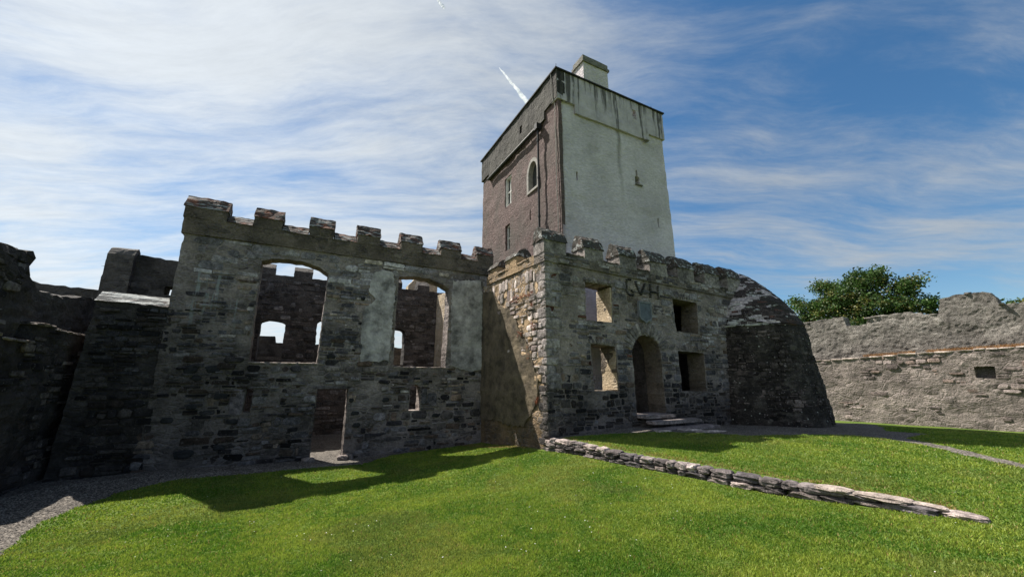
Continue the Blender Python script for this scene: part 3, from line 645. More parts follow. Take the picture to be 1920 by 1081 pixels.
# arch stones
rnd = random.Random(31); mb = MB()
n = 15
for i in range(n):
    a = .12 + (math.pi - .24) * (i + .5) / n; r = .78 + (.05 if i == n // 2 else 0); x, z = 3.81 + (r + .03) * math.cos(a), 2.45 + (r - .06) * math.sin(a)
    P = []; L = .17 + .05 * rnd.random(); wd = .062 if i != n // 2 else .075
    mbt = MB(); rock(mbt, (0, 0, 0), (L * 2, .12, wd * 2), 0, rnd, np.array((.22, .22, .2)) * rnd.uniform(.6, 1.3), 4, 6, .08)
    v = mbt.v[0]; ca, sa = math.cos(a), math.sin(a); v = np.stack([v[:, 0] * ca - v[:, 2] * sa + x, v[:, 1] + .02, v[:, 0] * sa + v[:, 2] * ca + z], 1); mb.add(v, mbt.f, mbt.c[0])
mb.build('door_arch', M['stone'], gate)
for k, (x0, x1, z) in enumerate(((1.35, 2.6, 4.52), (1.42, 2.62, 2.68), (5.2, 6.7, 4.40), (5.2, 6.75, 2.63))):
    mb = MB(); x = x0
    while x < x1:
        q = rnd.uniform(.06, .12) if k > 2 else rnd.uniform(.1, .22); rock(mb, (x + q / 2, .3, z + DZ * 0), (q * .95, .66, .2), 0, rnd, np.array((.18, .18, .17)) * rnd.uniform(.6, 1.3), 3, 6, .08); x += q
    mb.build('window_lintel', M['stone'], gate)
# shield and initials
SH = [(3.56, 4.02), (3.56, 3.56), (3.62, 3.47), (3.70, 3.45), (3.80, 3.38), (3.92, 3.45), (4.02, 3.46), (4.07, 3.56), (4.07, 4.02)][::-1]
mb = MB(); slab(mb, SH, (), -.07, .03, .05, .003, .002, 5, rev=.2); shp = mb.build('shield_plaque', M['slate'], gate)
c_ = np.array((3.815, 3.75)); SHo = [tuple(c_ + (np.array(p) - c_) * 1.1) for p in SH]; SHi = [tuple(c_ + (np.array(p) - c_) * .93) for p in SH]
mb = MB(); slab(mb, SHo, [SHi], -.09, .03, .06, .003, .002, 6, rev=.2); mb.build('plaque_border', M['chisel'], shp)
def stroke(mb, pts, rnd):
    for (x0, z0), (x1, z1) in zip(pts[:-1], pts[1:]):
        L = math.hypot(x1 - x0, z1 - z0); k = max(1, int(L / .062))
        for i in range(k):
            t = (i + .5) / k; hor = abs(z1 - z0) < abs(x1 - x0) * .5
            rock(mb, (x0 + (x1 - x0) * t + rnd.uniform(-.01, .01), -.03, z0 + (z1 - z0) * t), (.052 if hor else .085, .07, .07 if hor else .038), 0, rnd, (.02, .02, .02), 2, 4, .2)
LET = [[[(3.34, 4.72), (3.16, 4.73), (3.09, 4.6), (3.09, 4.34), (3.16, 4.22), (3.36, 4.21), (3.36, 4.36), (3.27, 4.38)]], [[(3.50, 4.71), (3.70, 4.24), (3.93, 4.68)]], [[(4.18, 4.69), (4.16, 4.21)], [(4.55, 4.68), (4.53, 4.19)], [(4.18, 4.43), (4.5, 4.42)]]]
for L in LET:
    mb = MB()
    for s in L: stroke(mb, s, rnd)
    mb.build('initial_letter', M['darkslate'], gate)
# steps and inner structure
mb = MB(); rock(mb, (3.85, .1, .52), (1.36, .9, .11), 0, rnd, (.26, .25, .23), 7, 9, .04); mb.build('doorstep', M['stone'], gate)
mb = MB(); rock(mb, (4.3, -.42, .38), (2.1, .42, .11), 0, rnd, (.26, .25, .23), 8, 9, .04); mb.build('doorstep', M['stone'], gate)
mb = MB(); rock(mb, (4.4, -.72, .18), (2.7, .45, .16), 0, rnd, (.20, .19, .18), 8, 9, .04); mb.build('doorstep', M['stone'], gate)
mb = MB(); box(mb, 4.46, 4.95, .69, 2.7, -.3, 3.0, .2, .02, mi=0); mb.build('inner_wall', M['brownrubble'], gate)
mb = MB(); box(mb, 4.96, 9.3, .69, 2.9, 4.28, 4.46, .4, .01); box(mb, 8.0, 8.3, .69, 2.6, -.3, 4.27, .3, .02); box(mb, 4.96, 8, 2.3, 2.55, -.3, 4.27, .3, .02); mb.build('inner_wall', M['darkrubble'], gate)  # roof slab out of view, added to darken the right windows
mb = MB(); box(mb, 2.8, 4.45, .69, 1.0, 2.98, 3.2, .2, .02); box(mb, 2.8, 4.45, 1.26, 2.7, 2.98, 3.2, .2, .02); mb.build('passage_vault', M['brownrubble'], gate)  # gap between the slabs added so a sun shaft reaches the steps
mb = MB(); box(mb, .66, 4.45, .6, 2.7, .3, .42, .4, .01); mb.build('passage_floor', M['darkrubble'], gate)

# ------------------------------------------------------------------ tower house
TX, TY, TS = 1.92, 14.17, .9167  # whole tower scaled and moved about the camera; factor baked into its meshes
tower = empty('tower_house', (TX, TY, .133), 90 - 62.7, 'tall square harled tower, right face white, left face pinkish, one chimney on top', 'castle tower')
def harl(name, pink):
    def fn(N, v):
        n1 = noi(N, v, 1., 7, .6, (7, 7, 16)); n1b = noi(N, warp(N, v, 2.5, .3), 1., 8, .66, (6, 6, 15)); n2 = noi(N, v, .35, 6, .6)
        sxyz = N('ShaderNodeSeparateXYZ', {0: v})
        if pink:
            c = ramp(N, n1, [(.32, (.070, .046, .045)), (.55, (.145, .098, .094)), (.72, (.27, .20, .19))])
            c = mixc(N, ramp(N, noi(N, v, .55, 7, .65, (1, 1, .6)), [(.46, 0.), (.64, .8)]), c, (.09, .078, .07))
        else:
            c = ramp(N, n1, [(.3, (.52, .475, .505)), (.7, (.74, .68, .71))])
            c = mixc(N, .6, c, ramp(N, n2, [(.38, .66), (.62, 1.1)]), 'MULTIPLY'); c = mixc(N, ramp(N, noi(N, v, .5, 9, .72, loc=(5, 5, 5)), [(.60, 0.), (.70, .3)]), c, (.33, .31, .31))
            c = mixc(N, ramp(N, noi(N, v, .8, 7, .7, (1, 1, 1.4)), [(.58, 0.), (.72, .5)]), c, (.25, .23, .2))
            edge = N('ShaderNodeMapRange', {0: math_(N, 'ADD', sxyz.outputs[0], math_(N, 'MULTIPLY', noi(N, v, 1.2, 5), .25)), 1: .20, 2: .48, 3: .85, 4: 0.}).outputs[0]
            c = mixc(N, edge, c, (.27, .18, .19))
            # the long water stain below the parapet spout
            dx_ = math_(N, 'ABSOLUTE', math_(N, 'SUBTRACT', sxyz.outputs[0], math_(N, 'ADD', 3.25, math_(N, 'MULTIPLY', noi(N, v, .7, 3), .35))))
            st = math_(N, 'MULTIPLY', ramp(N, dx_, [(.02, 1.), (.16, 0.)]), N('ShaderNodeMapRange', {0: sxyz.outputs[2], 1: 8.7, 2: 12.5, 3: 0., 4: .75}).outputs[0])
            c = mixc(N, st, c, (.16, .15, .12))
        return c, math_(N, 'ADD', n1b, math_(N, 'MULTIPLY', noi(N, v, 22, 5, .7), .3)), .11
    return mat(name, fn)
def parm(name, a, b, dk, th):
    def fn(N, v):
        n1 = noi(N, v, 1., 6, .6, (4.2, 4.2, .2)); n2 = noi(N, v, 1.6, 8, .7)
        c = ramp(N, n2, [(.34, a), (.66, b)])
        s = N('ShaderNodeSeparateXYZ', {0: v}); grad = N('ShaderNodeMapRange', {0: s.outputs[2], 1: 12.8, 2: 14.7, 3: -.05, 4: .07}).outputs[0]
        c = mixc(N, math_(N, 'MULTIPLY', ramp(N, math_(N, 'ADD', n1, grad), [(th, 0.), (th + .09, 1.)]), .88), c, dk)
        return c, noi(N, v, 9, 6, .7), .05
    return mat(name, fn)
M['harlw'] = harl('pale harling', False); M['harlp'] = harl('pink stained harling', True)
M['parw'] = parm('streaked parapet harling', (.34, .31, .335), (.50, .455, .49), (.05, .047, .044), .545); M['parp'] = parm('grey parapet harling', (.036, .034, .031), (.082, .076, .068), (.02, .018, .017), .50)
RW = [rect(.98, 1.07, 10.45, 10.9), [(4.66, 11.25), (4.98, 11.25), (4.98, 11.60), (4.84, 11.64), (4.84, 12.0), (4.74, 12.0), (4.74, 11.64), (4.66, 11.60)], rect(5.98, 6.07, 9.1, 9.6)]
mb = MB(); slab(mb, [(.12, -.5), (6.98, -.5), (6.98, 15.2), (.12, 15.2)], RW, .08, .7, .2, .004, .035, 51, mi=0, fs=.9)
mb.v = [np.stack([q[:, 0] * (1 + .0022 * np.clip(14 - q[:, 2], 0, 20)), q[:, 1] - .008 * np.clip(14 - q[:, 2], 0, 20), q[:, 2]], 1) for q in mb.v]
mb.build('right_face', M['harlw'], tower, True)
# left face modelled in its own turned frame: local x = distance back from the corner reversed
LW_ = [arch(9 - 2.82, 9 - 1.92, 10.9, 11.75, 12.42, 10), rect(9 - 5.62, 9 - 4.80, 11.2, 13.0), rect(9 - 5.55, 9 - 4.98, 8.55, 10.05), rect(9 - 2.76, 9 - 2.66, 9.35, 9.9)]
mb = MB(); slab(mb, [(.1, -.5), (8.975, -.5), (8.975, 15.2), (.1, 15.2)], LW_, .08, .27, .2, .004, .03, 53, mi=0, fs=.9)
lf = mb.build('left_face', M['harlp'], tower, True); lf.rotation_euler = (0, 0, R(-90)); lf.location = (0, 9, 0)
mb = MB(); box(mb, 6.3, 6.95, .7, 8.7, -.5, 14, .5, .02); box(mb, .7, 6.9, 8.1, 8.75, -.5, 14, .5, .02); box(mb, .7, 6.9, .7, 8.1, 14.9, 15.1, .5, .02); mb.build('rear_walls', M['harlw'], tower)
# parapet: lower band in the middle, short ends stepped up
mb = MB(); slab(mb, [(0, 14.42), (1.02, 14.40), (1.03, 13.95), (5.85, 13.95), (5.86, 14.38), (7.06, 14.38), (7.06, 16), (0, 16)], [rect(4.78, 5.05, 14.95, 15.5)], -.04, .45, .14, .006, .02, 55)
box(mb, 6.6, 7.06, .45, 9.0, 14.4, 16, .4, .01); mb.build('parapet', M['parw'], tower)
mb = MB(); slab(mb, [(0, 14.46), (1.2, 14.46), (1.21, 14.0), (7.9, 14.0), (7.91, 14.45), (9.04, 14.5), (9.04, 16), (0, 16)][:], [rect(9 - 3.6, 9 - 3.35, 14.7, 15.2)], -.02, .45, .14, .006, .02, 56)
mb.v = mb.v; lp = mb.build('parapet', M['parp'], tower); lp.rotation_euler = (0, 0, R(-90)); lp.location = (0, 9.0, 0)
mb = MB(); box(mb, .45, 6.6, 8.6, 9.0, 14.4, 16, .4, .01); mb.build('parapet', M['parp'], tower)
mb = MB()
for (a, b, c, d) in ((-.10, 7.14, -.12, .52), (-.10, .5, .52, 9.1), (6.55, 7.14, .52, 9.1), (.5, 6.55, 8.5, 9.1)): box(mb, a, b, c, d, 16.0, 16.07, .5, .008)
mb.build('wall_cap', M['darkslate'], tower)
mb = MB(); box(mb, 1.68, 3.26, .0, .80, 16.07, 17.22, .3, .02); ch = mb.build('chimney', M['parw2'] if 'parw2' in M else M['harlw'], tower)
M['chimd'] = plain_mat('chimney top', (.10, .095, .085), (.22, .21, .19), 4, .03)
mb = MB(); box(mb, 1.60, 3.34, -.07, .87, 17.2, 17.33, .3, .012); box(mb, 1.66, 3.28, -.02, .82, 17.32, 17.6, .2, .015); mb.build('chimney_cap', M['chimd'], ch)
# gutter, downpipe, cable
def tube(mb, pts, r, n=8, col=(.1, .1, .1)):
    P = []; F = []
    for i, p in enumerate(pts):
        a = Vector(pts[max(0, i-1)]); b = Vector(pts[min(len(pts)-1, i+1)]); d = (b - a).normalized(); u = d.orthogonal().normalized(); v = d.cross(u)
        if i and u.dot(pu) < 0: u = -u; v = d.cross(u)
        pu = u
        for k in range(n): q = Vector(p) + (u * math.cos(6.2832 * k / n) + v * math.sin(6.2832 * k / n)) * (r[i] if hasattr(r, '__len__') else r); P.append(tuple(q))
    for i in range(len(pts) - 1):
        for k in range(n): F.append((i*n + k, i*n + (k+1) % n, (i+1)*n + (k+1) % n, (i+1)*n + k))
    F.append(tuple(range(n))[::-1]); F.append(tuple((len(pts)-1)*n + k for k in range(n))); mb.add(P, F, col)
mb = MB(); tube(mb, [(-.10, 1.45, 13.86), (-.10, 4.5, 13.93), (-.10, 7.75, 14.0)], .075)
for k in range(9): y = 2.0 + k * .68; tube(mb, [(.0, y, 14.0 + k * .012), (-.14, y, 13.98 + k * .012)], .03, 6)
mb.build('gutter', M['black'], tower)
mb = MB(); box(mb, -.26, .02, 1.42, 1.68, 13.66, 13.98, .2, .004); tube(mb, [(-.12, 1.54, 13.8), (-.12, 1.54, .2)], .05, 10)
for k in range(7): tube(mb, [(-.12, 1.54, 1 + 2 * k), (-.12, 1.54, 1.1 + 2 * k)], .068, 10)
mb.build('downpipe', M['black'], tower)
mb = MB(); tube(mb, [(-.06, .36, 16.05), (-.07, .32, 15.0), (-.05, .25, 14.4), (.03, .24, 14.3)] + [(.03 + .008 * math.sin(k), .23 + .015 * math.sin(k * 1.7), 14 - k * .8) for k in range(17)], .018, 6); mb.build('cable', M['dressed'], tower)
mb = MB()
for (x, y) in ((.05, .05), (6.4, .1)): mb = MB(); tube(mb, [(x, y, 16.05), (x, y, 16.4)], .012, 5); mb.build('lightning_rod', M['black'], tower)
# arched window, sash windows on the left face (x outwards is -x)
def winpart(name, y0, y1, z0, z1, arched=False):
    g_ = MB(); box(g_, .30, .32, y0, y1, z0, z1, 9, 0); pane = g_.build('window_pane', M['glass'], tower)
    return pane
pn = winpart('a', 1.9, 2.84, 10.9, 12.4)
mb = MB(); o_ = arch(9 - 2.97, 9 - 1.78, 10.78, 11.75, 12.60, 12); i_ = arch(9 - 2.80, 9 - 1.95, 10.9, 11.75, 12.40, 12)
slab(mb, o_, [i_], .03, .3, .12, .004, .003, 61, rev=.3); sr = mb.build('window_surround', M['dressed'], tower); sr.rotation_euler = (0, 0, R(-90)); sr.location = (0, 9, 0)
mb = MB(); box(mb, .27, .31, 2.34, 2.40, 10.9, 12.4, 9, 0); mb.build('window_mullion', M['black'], pn)
for (y0, y1, z0, z1) in ((4.80, 5.62, 11.2, 13.0), (4.98, 5.55, 8.55, 10.05)):
    pn = winpart('b', y0, y1, z0, z1); big_ = y1 - y0 > .7; xf = .14 if big_ else .22
    mb = MB(); e = .07
    for q in ((y0, y0 + e, z0, z1), (y1 - e, y1, z0, z1), (y0 - .02, y1 + .02, z0 - (.06 if big_ else 0), z0 + e), (y0, y1, z1 - e, z1)): box(mb, xf, .29, *q[:2], *q[2:], 9, 0)
    mb.build('window_frame', M['white'], pn)
    mb = MB(); ym = (y0 + y1) / 2; zm = (z0 + z1) / 2; box(mb, .24, .295, ym - .025, ym + .025, z0 + e, z1 - e, 9, 0); box(mb, .235, .296, y0 + e, y1 - e, zm - .03, zm + .03, 9, 0); mb.build('glazing_bar', M['white'], pn)
mb = MB(); rock(mb, (4.9, .03, 11.17), (.5, .12, .06), 0, rnd, (.1, .09, .08), 4, 6, .05); mb.build('sill', M['chimd'], tower); mb = MB(); rock(mb, (5.62, -.08, 13.86), (.22, .2, .08), 0, rnd, (.05, .05, .05), 4, 6, .05); mb.build('water_spout', M['chimd'], tower)

bpy.context.view_layer.update()
from mathutils import Matrix
for c_ in tower.children_recursive: c_.data.transform(Matrix.Scale(TS, 4)); c_.location = c_.location * TS

# ------------------------------------------------------------------ round tower
rt = empty('round_tower', (9.5, 15.5, 0), 0, 'squat dark round tower with sloping sides and lichen-spotted domed cap beside the gatehouse', 'round tower')
def f_dark(N, v):
    n1 = noi(N, v, 3, 9, .7); n2 = noi(N, v, 20, 7, .7); wv_ = warp(N, v, 3.2, .12); ed = vor(N, wv_, 1., 'DISTANCE_TO_EDGE', (3.4, 3.4, 8)).outputs['Distance']
    c = ramp(N, n1, [(.34, (.012, .011, .010)), (.52, (.036, .031, .027)), (.66, (.095, .083, .070))])
    c = mixc(N, .6, c, ramp(N, n2, [(.3, .4), (.7, 1.7)]), 'MULTIPLY')
    big = ramp(N, noi(N, v, 1.2, 6, .6, loc=(3, 1, 6)), [(.62, 0.), (.66, 1.)])
    c = mixc(N, math_(N, 'MULTIPLY', big, .6), c, (.13, .12, .105))
    sp = vor(N, warp(N, v, 9, .06), 4.2).outputs['Distance']; c = mixc(N, math_(N, 'MULTIPLY', ramp(N, sp, [(.085, 1.), (.12, 0.)]), .85), c, (.42, .43, .38))
    sp = vor(N, warp(N, v, 19, .03), 9.).outputs['Distance']; c = mixc(N, math_(N, 'MULTIPLY', ramp(N, sp, [(.09, 1.), (.14, 0.)]), .5), c, (.3, .3, .27))
    return c, math_(N, 'ADD', math_(N, 'ADD', n1, math_(N, 'MULTIPLY', n2, .5)), math_(N, 'MULTIPLY', ramp(N, ed, [(.02, 0.), (.15, 1.)]), .25)), .07
def f_cap(N, v):
    n1 = noi(N, warp(N, v, 3., .2), 1., 9, .7, (3, 3, 8)); n2 = noi(N, v, 1.3, 5, .6, loc=(1, 4, 0)); n4 = noi(N, v, 26, 6, .7)
    s = N('ShaderNodeSeparateXYZ', {0: v}); lft = N('ShaderNodeMapRange', {0: s.outputs[0], 1: -1.6, 2: .9, 3: .13, 4: -.11}).outputs[0]
    c = ramp(N, n4, [(.3, (.018, .017, .016)), (.7, (.06, .052, .047))])
    c = mixc(N, math_(N, 'MULTIPLY', ramp(N, n2, [(.52, 0.), (.62, 1.)]), .5), c, (.12, .055, .03))
    k = ramp(N, math_(N, 'ADD', math_(N, 'ADD', n1, lft), math_(N, 'MULTIPLY', n2, .12)), [(.58, 0.), (.63, 1.)])
    c = mixc(N, k, c, (.52, .52, .50)); return c, math_(N, 'ADD', n1, math_(N, 'MULTIPLY', n4, .4)), .08
M['dark'] = mat('dark weathered stone', f_dark); M['cap'] = mat('lichened cap slates', f_cap)
def lathe(mb, prof, n=120, amp=.03, hole=None, seed=0, shingle=0):
    P = []; F = []; m = len(prof)
    for i in range(n):
        a = 2 * math.pi * i / n
        for r, z in prof:
            q = amp * (n3((r * math.cos(a), r * math.sin(a), z), 1.2, seed) + .6 * n3((r * math.cos(a), r * math.sin(a), z * 2), 4., seed)) * min(1, r)
            P.append(((r + q) * math.cos(a), (r + q) * math.sin(a), z + q * .5))
    for i in range(n):
        for j in range(m - 1):
            if hole and hole(2 * math.pi * (i + .5) / n, (prof[j][1] + prof[j+1][1]) / 2): continue
            a = i * m + j; b = ((i + 1) % n) * m + j; F.append((a, b, b + 1, a + 1))
    mb.add(P, F)
def interp(pr, step):
    out = []
    for (r0, z0), (r1, z1) in zip(pr[:-1], pr[1:]):
        k = max(1, int(math.hypot(r1 - r0, z1 - z0) / step))
        out += [(r0 + (r1 - r0) * i / k, z0 + (z1 - z0) * i / k) for i in range(k)]
    return out + [pr[-1]]
hA = math.atan2(-.93, -.36) 
mb = MB(); lathe(mb, interp([(2.30, -.4), (2.24, .1), (2.13, 1.2), (1.99, 2.4), (1.875, 3.50)], .06), 240, .07, seed=2)
bd_ = mb.build('tower_body', M['dark'], rt, True)
mb = MB(); lathe(mb, [(1.80, 3.48), (1.89, 3.49), (1.905, 3.52), (1.89, 3.55), (1.80, 3.57)], 120, .03, seed=4); mb.build('string_course', M['cap'], rt, True)
cp = interp([(1.875, 3.55), (1.66, 4.02), (1.36, 4.5), (.95, 5.02), (.5, 5.5), (.2, 5.78), (.0, 5.86)], .07)
cp2 = []
for k, (r, z) in enumerate(cp): cp2 += [(r + .012, z), (max(r - .016, 0), z + .012)]
mb = MB(); lathe(mb, cp2, 130, .07, seed=7); dr_ = mb.build('domed_roof', M['cap'], rt)
def prof_r(z):
    P_ = [(2.24, -.4), (2.24, .1), (2.13, 1.2), (1.99, 2.4), (1.875, 3.55), (1.66, 4.02), (1.36, 4.5), (.95, 5.02), (.5, 5.5), (.2, 5.78), (.02, 5.86)]
    return float(np.interp(z, [q[1] for q in P_], [q[0] for q in P_]))
def wrap(mbs, base_a, Rr, lift):
    for q in mbs.v:
        a = base_a + q[:, 0] / Rr; r = np.array([prof_r(z) for z in q[:, 2]]) - q[:, 1] + lift
        q[:, 0], q[:, 1] = r * np.cos(a), r * np.sin(a)
def drumcol(x, z, c, r):
    k = mn.noise(Vector((x * 1.1, 4, z * 1.3)))
    return c * (.75 + .9 * max(k, -.3)) * (1.3 if r.random() < .12 else 1)
mb = MB(); stones(mb, [(-3.2, -.2), (3.2, -.2), (3.2, 3.45), (-3.2, 3.45)], (), [(9, (.06, .2), (.09, .36), .022, .028, [(.05, .046, .04), (.035, .032, .029), (.075, .068, .058), (.10, .092, .08), (.025, .023, .021)])], 131, colf=drumcol, mi=0, skip=lambda x, z: mn.noise(Vector((x * 1.2, 8, z * 1.2))) > .22)
wrap(mb, math.atan2(-15.5, -9.5) , 2.0, .0); mb.build('stonework', stone_mat('dark flecked stone', .5, 1.), bd_)
def capcol(x, z, c, r):
    k = mn.noise(Vector((x * 1.5, 2, z * 2.6))) + .45 * mn.noise(Vector((x * 5, 2, z * 8))) - .16 * x + .07 - (.22 if z < 3.85 else 0) * (.5 + r.random())
    return (np.array((.50, .50, .48)) * r.uniform(.7, 1.1) if k > .10 else (np.array((.11, .06, .045)) if k > .0 and r.random() < .4 else c))
cpp = MB(); zz = 3.58; rc_ = random.Random(9)
while zz < 5.8:
    h = rc_.uniform(.05, .085); a0 = -2.9 - rc_.random() * .1
    while a0 < 2.3:
        rr0 = max(prof_r(zz), .12); w_ = rc_.uniform(.12, .42) / rr0; a1 = a0 + w_; am = math.atan2(-15.5, -9.5)
        cc_ = capcol((a0 + a1) / 2 * 1.6, zz, np.array((.045, .04, .036)) * rc_.uniform(.6, 1.6), rc_); V = []; lo, hi = zz - .012 + rc_.uniform(-.01, .01), zz + h + .03; L_ = rc_.uniform(.018, .045)
        for k in range(4):
            a = am + a0 + .006 + (a1 - a0 - .012) * k / 3; j = rc_.uniform(-.008, .008)
            for (z_, dr) in ((lo, -.01), (lo + j, L_), (hi, .004 + L_ * .3)): r_ = prof_r(z_) + dr; V.append((r_ * math.cos(a), r_ * math.sin(a), z_))
        F = []
        for k in range(3):
            for q in range(2): F.append((k*3+q, (k+1)*3+q, (k+1)*3+q+1, k*3+q+1))
        F += [(0, 1, 2), (11, 10, 9)]
        cpp.add(V, F, cc_); a0 = a1
    zz += h
cpp.build('roof_slates', stone_mat('roof slate stone', .3, .7), dr_)
# small square hole low on the tower, and a second slot: solid black box, the hole's shade put into its colour
for az_, z in ((math.atan2(13.62 - 15.5, 8.10 - 9.5), 1.02),):
    mb = MB(); r = 2.06; box(mb, -.11, .11, -.06, .03, -.15, .15, 9, 0); q = mb.build('window_slot', M['black'], rt)
    q.location = (r * math.cos(az_), r * math.sin(az_), z); q.rotation_euler = (R(0), 0, az_ + math.pi / 2)

# ------------------------------------------------------------------ curtain wall on the right
cd = np.array([.48, -.877]); cd /= np.linalg.norm(cd); ang = math.degrees(math.atan2(cd[1], cd[0])); CWO = (16.8, 20.8)
cw = empty('curtain_wall', (*CWO, 0), ang, 'long roughcast enclosure wall with wall-walk ledge and ragged broken parapet at the right', 'castle wall')
def f_cw(N, v):
    n1 = noi(N, v, 3.4, 9, .7, (1, 1, 1.6)); n2 = noi(N, v, 13, 8, .74, (1, 1, 1.7)); n4 = noi(N, v, .55, 6, .6)
    c = ramp(N, n1, [(.32, (.125, .112, .102)), (.5, (.26, .238, .218)), (.68, (.38, .355, .325))])
    c = mixc(N, .75, c, ramp(N, n2, [(.34, .25), (.46, .8), (.68, 1.5)]), 'MULTIPLY'); c = mixc(N, .75, c, ramp(N, n4, [(.38, .5), (.62, 1.25)]), 'MULTIPLY')
    pit = vor(N, warp(N, v, 4., .15), 5.5, 'F1', (1, 1, 2.2)).outputs['Distance']; pk = math_(N, 'MULTIPLY', ramp(N, pit, [(.12, 1.), (.24, 0.)]), ramp(N, noi(N, v, 1.3, 5, loc=(9, 9, 1)), [(.45, 0.), (.6, 1.)]))
    c = mixc(N, math_(N, 'MULTIPLY', pk, .7), c, (.045, .038, .032))
    return c, math_(N, 'SUBTRACT', math_(N, 'ADD', n1, n2), math_(N, 'MULTIPLY', pk, .5)), .13
M['cw'] = mat('pinkish roughcast', f_cw)
CL_ = [(-6, -1.2), (9.5, -1.2), (9.5, 2.95), (6.2, 2.83), (3.1, 2.74), (-.5, 2.58), (-6, 2.45)]
nich = [(5.08, 1.66), (5.62, 1.62), (5.66, 2.12), (5.1, 2.1)]
mb = MB(); slab(mb, CL_, [nich], 0, 1.5, .12, .02, .035, 71, mi=0, fs=1.2)
slab(mb, [(4.9, 1.4), (5.8, 1.4), (5.8, 2.3), (4.9, 2.3)], (), .22, .4, .15, .01, .02, 70, mi=2)
stones(mb, CL_, (), [(9, (.1, .28), (.15, .5), .045, .035, [(.17, .155, .14), (.24, .22, .20), (.13, .12, .11), (.28, .26, .24), (.20, .17, .145)])], 75, y=-.0, skip=lambda x, z: mn.noise(Vector((x * .7, 1, z * .9))) < .12 - .06 * (x - 2) - .12 * (z - 1.5) or mn.noise(Vector((x * 3.1, 2, z * 4.3))) < -.05 or (4.9 < x < 5.8 and 1.5 < z < 2.25), mi=1)
mb.build('lower_wall', [rubble_mat('curtain rubble', mort=(.25, .228, .205), a=(.085, .078, .07), b=(.36, .335, .305), sc_=(3., 3., 6.5), d=.10, stain=.7, w_=.5), M['stone'], M['brownrubble']], cw)
mb = MB(); rnd = random.Random(77); x = -2.8
while x < 9.3:
    q = rnd.uniform(.3, .75); rock(mb, (x + q / 2, .2, (2.60 + .046 * x if x < 3.1 else 2.74 + .03 * (x - 3.1)) + rnd.uniform(-.012, .012)), (q, .5, .085), 0, rnd, np.array((.36, .34, .29)) * rnd.uniform(.7, 1.2), 4, 6, .12); x += q
mb.build('ledge', M['stone'], cw)
UPo = [(-6, 2.2), (9.5, 2.2), (9.5, 4.7), (6.75, 4.62), (6.16, 4.62), (6.1, 4.9), (5.98, 5.17), (5.5, 5.24), (5.13, 5.27), (4.8, 5.22), (4.48, 5.15), (4.36, 4.55), (4.3, 4.45), (3.7, 4.6), (3.29, 4.74), (1.78, 4.68), (1.70, 4.28), (.9, 4.36), (.78, 4.87), (-1.01, 4.76), (-6, 4.7)]
mb = MB(); slab(mb, UPo, (), .62, 1.25, .09, .055, .04, 79, fs=1.6)
ru = random.Random(15)
for (xa, za), (xb, zb) in zip(UPo[3:-2], UPo[4:-1]):
    L_ = abs(xa - xb)
    for q_ in range(int(L_ / .28)):
        t_ = ru.random(); rock(mb, (xa + (xb - xa) * t_, .93 + ru.uniform(-.15, .15), za + (zb - za) * t_ + ru.uniform(-.03, .02)), (ru.uniform(.15, .4), ru.uniform(.3, .6), ru.uniform(.06, .13)), ru.uniform(-.2, .2), ru, (.2, .2, .2), 3, 4, .3)
mb.build('upper_wall', M['cw'], cw)
def tufts(mb, pts, h, n, rnd, spread=.05):
    for (x, y, z) in pts:
        for k in range(n):
            a = rnd.uniform(0, 6.3); l = rnd.uniform(.3, 1.) * h; bx, by = x + rnd.uniform(-spread, spread), y + rnd.uniform(-spread, spread); le = rnd.uniform(.3, 1.1) * l
            mb.add([(bx - .006, by, z - .01), (bx + .006, by + .004, z - .01), (bx + le * math.cos(a), by + le * math.sin(a), z + l)], [(0, 1, 2)])
mb = MB(); tufts(mb, [(x_, rnd.uniform(.32, .6), (2.64 + .046 * x_ if x_ < 3.1 else 2.78 + .03 * (x_ - 3.1))) for x_ in np.arange(1.3, 9, .04) if mn.noise(Vector((x_ * 1.3, 0, 0))) > -.2], .17, 24, rnd)
o = mb.build('dry_grass', M['dry']); o.location = (*CWO, 0); o.rotation_euler = (0, 0, R(ang)); tag(o, 'orange dried grass growing along the ledge of the right-hand wall', 'grass', kind='stuff')

# ------------------------------------------------------------------ low retaining wall across the lawn
rnd = random.Random(91); mb = MB()
t = -.1
RC = [(.17, .165, .155), (.24, .23, .21), (.12, .115, .11), (.30, .28, .25), (.09, .09, .09)]
for course in range(4):
    t = rnd.uniform(-.15, 0)
    while t < RL - .1:
        q = rnd.uniform(.13, .40) * (1 + .5 * (t / RL > .62)); tm = t + q / 2
        p = RA + RD * tm - RN * rbend(tm); zl = gz(*(p - RN * .16)); zu = gz(*(p + RN * .22)); H_ = max(zu - zl + .01, .05)
        nc = 3 if H_ > .24 else (2 if H_ > .12 else 1)
        if course < nc:
            hh_ = H_ / nc; zc_ = zu + .005 - hh_ * (course + .5); top = course == 0
            rock(mb, (*(p + RN * (.02 if top else .0) + RN * rnd.uniform(-.02, .02)), zc_ - .005), (q * .97, (.27 if top else .24) * rnd.uniform(.8, 1.1), hh_ * rnd.uniform(.86, 1.02) + (.015 if top else 0)), math.atan2(RD[1], RD[0]) + rnd.uniform(-.07, .07), rnd, np.array(rnd.choice(RC)) * rnd.uniform(.7, 1.25) * (1.3 if top else .8), 5, 5., .26)
        t += q
for (tm, q, wd) in ((RL - 1.15, .42, .26), (RL - .68, .6, .26), (RL - .28, .42, .16)):
    p = RA + RD * tm - RN * rbend(tm); rock(mb, (*p, gz(*(p + RN * .2)) + .0), (q, wd, .06), math.atan2(RD[1], RD[0]), rnd, (.36, .34, .29), 7, 4.5, .25)
tag(mb.build('retaining_wall', M['stone']), 'low drystone retaining wall running across the lawn from the gatehouse corner', 'stone wall')

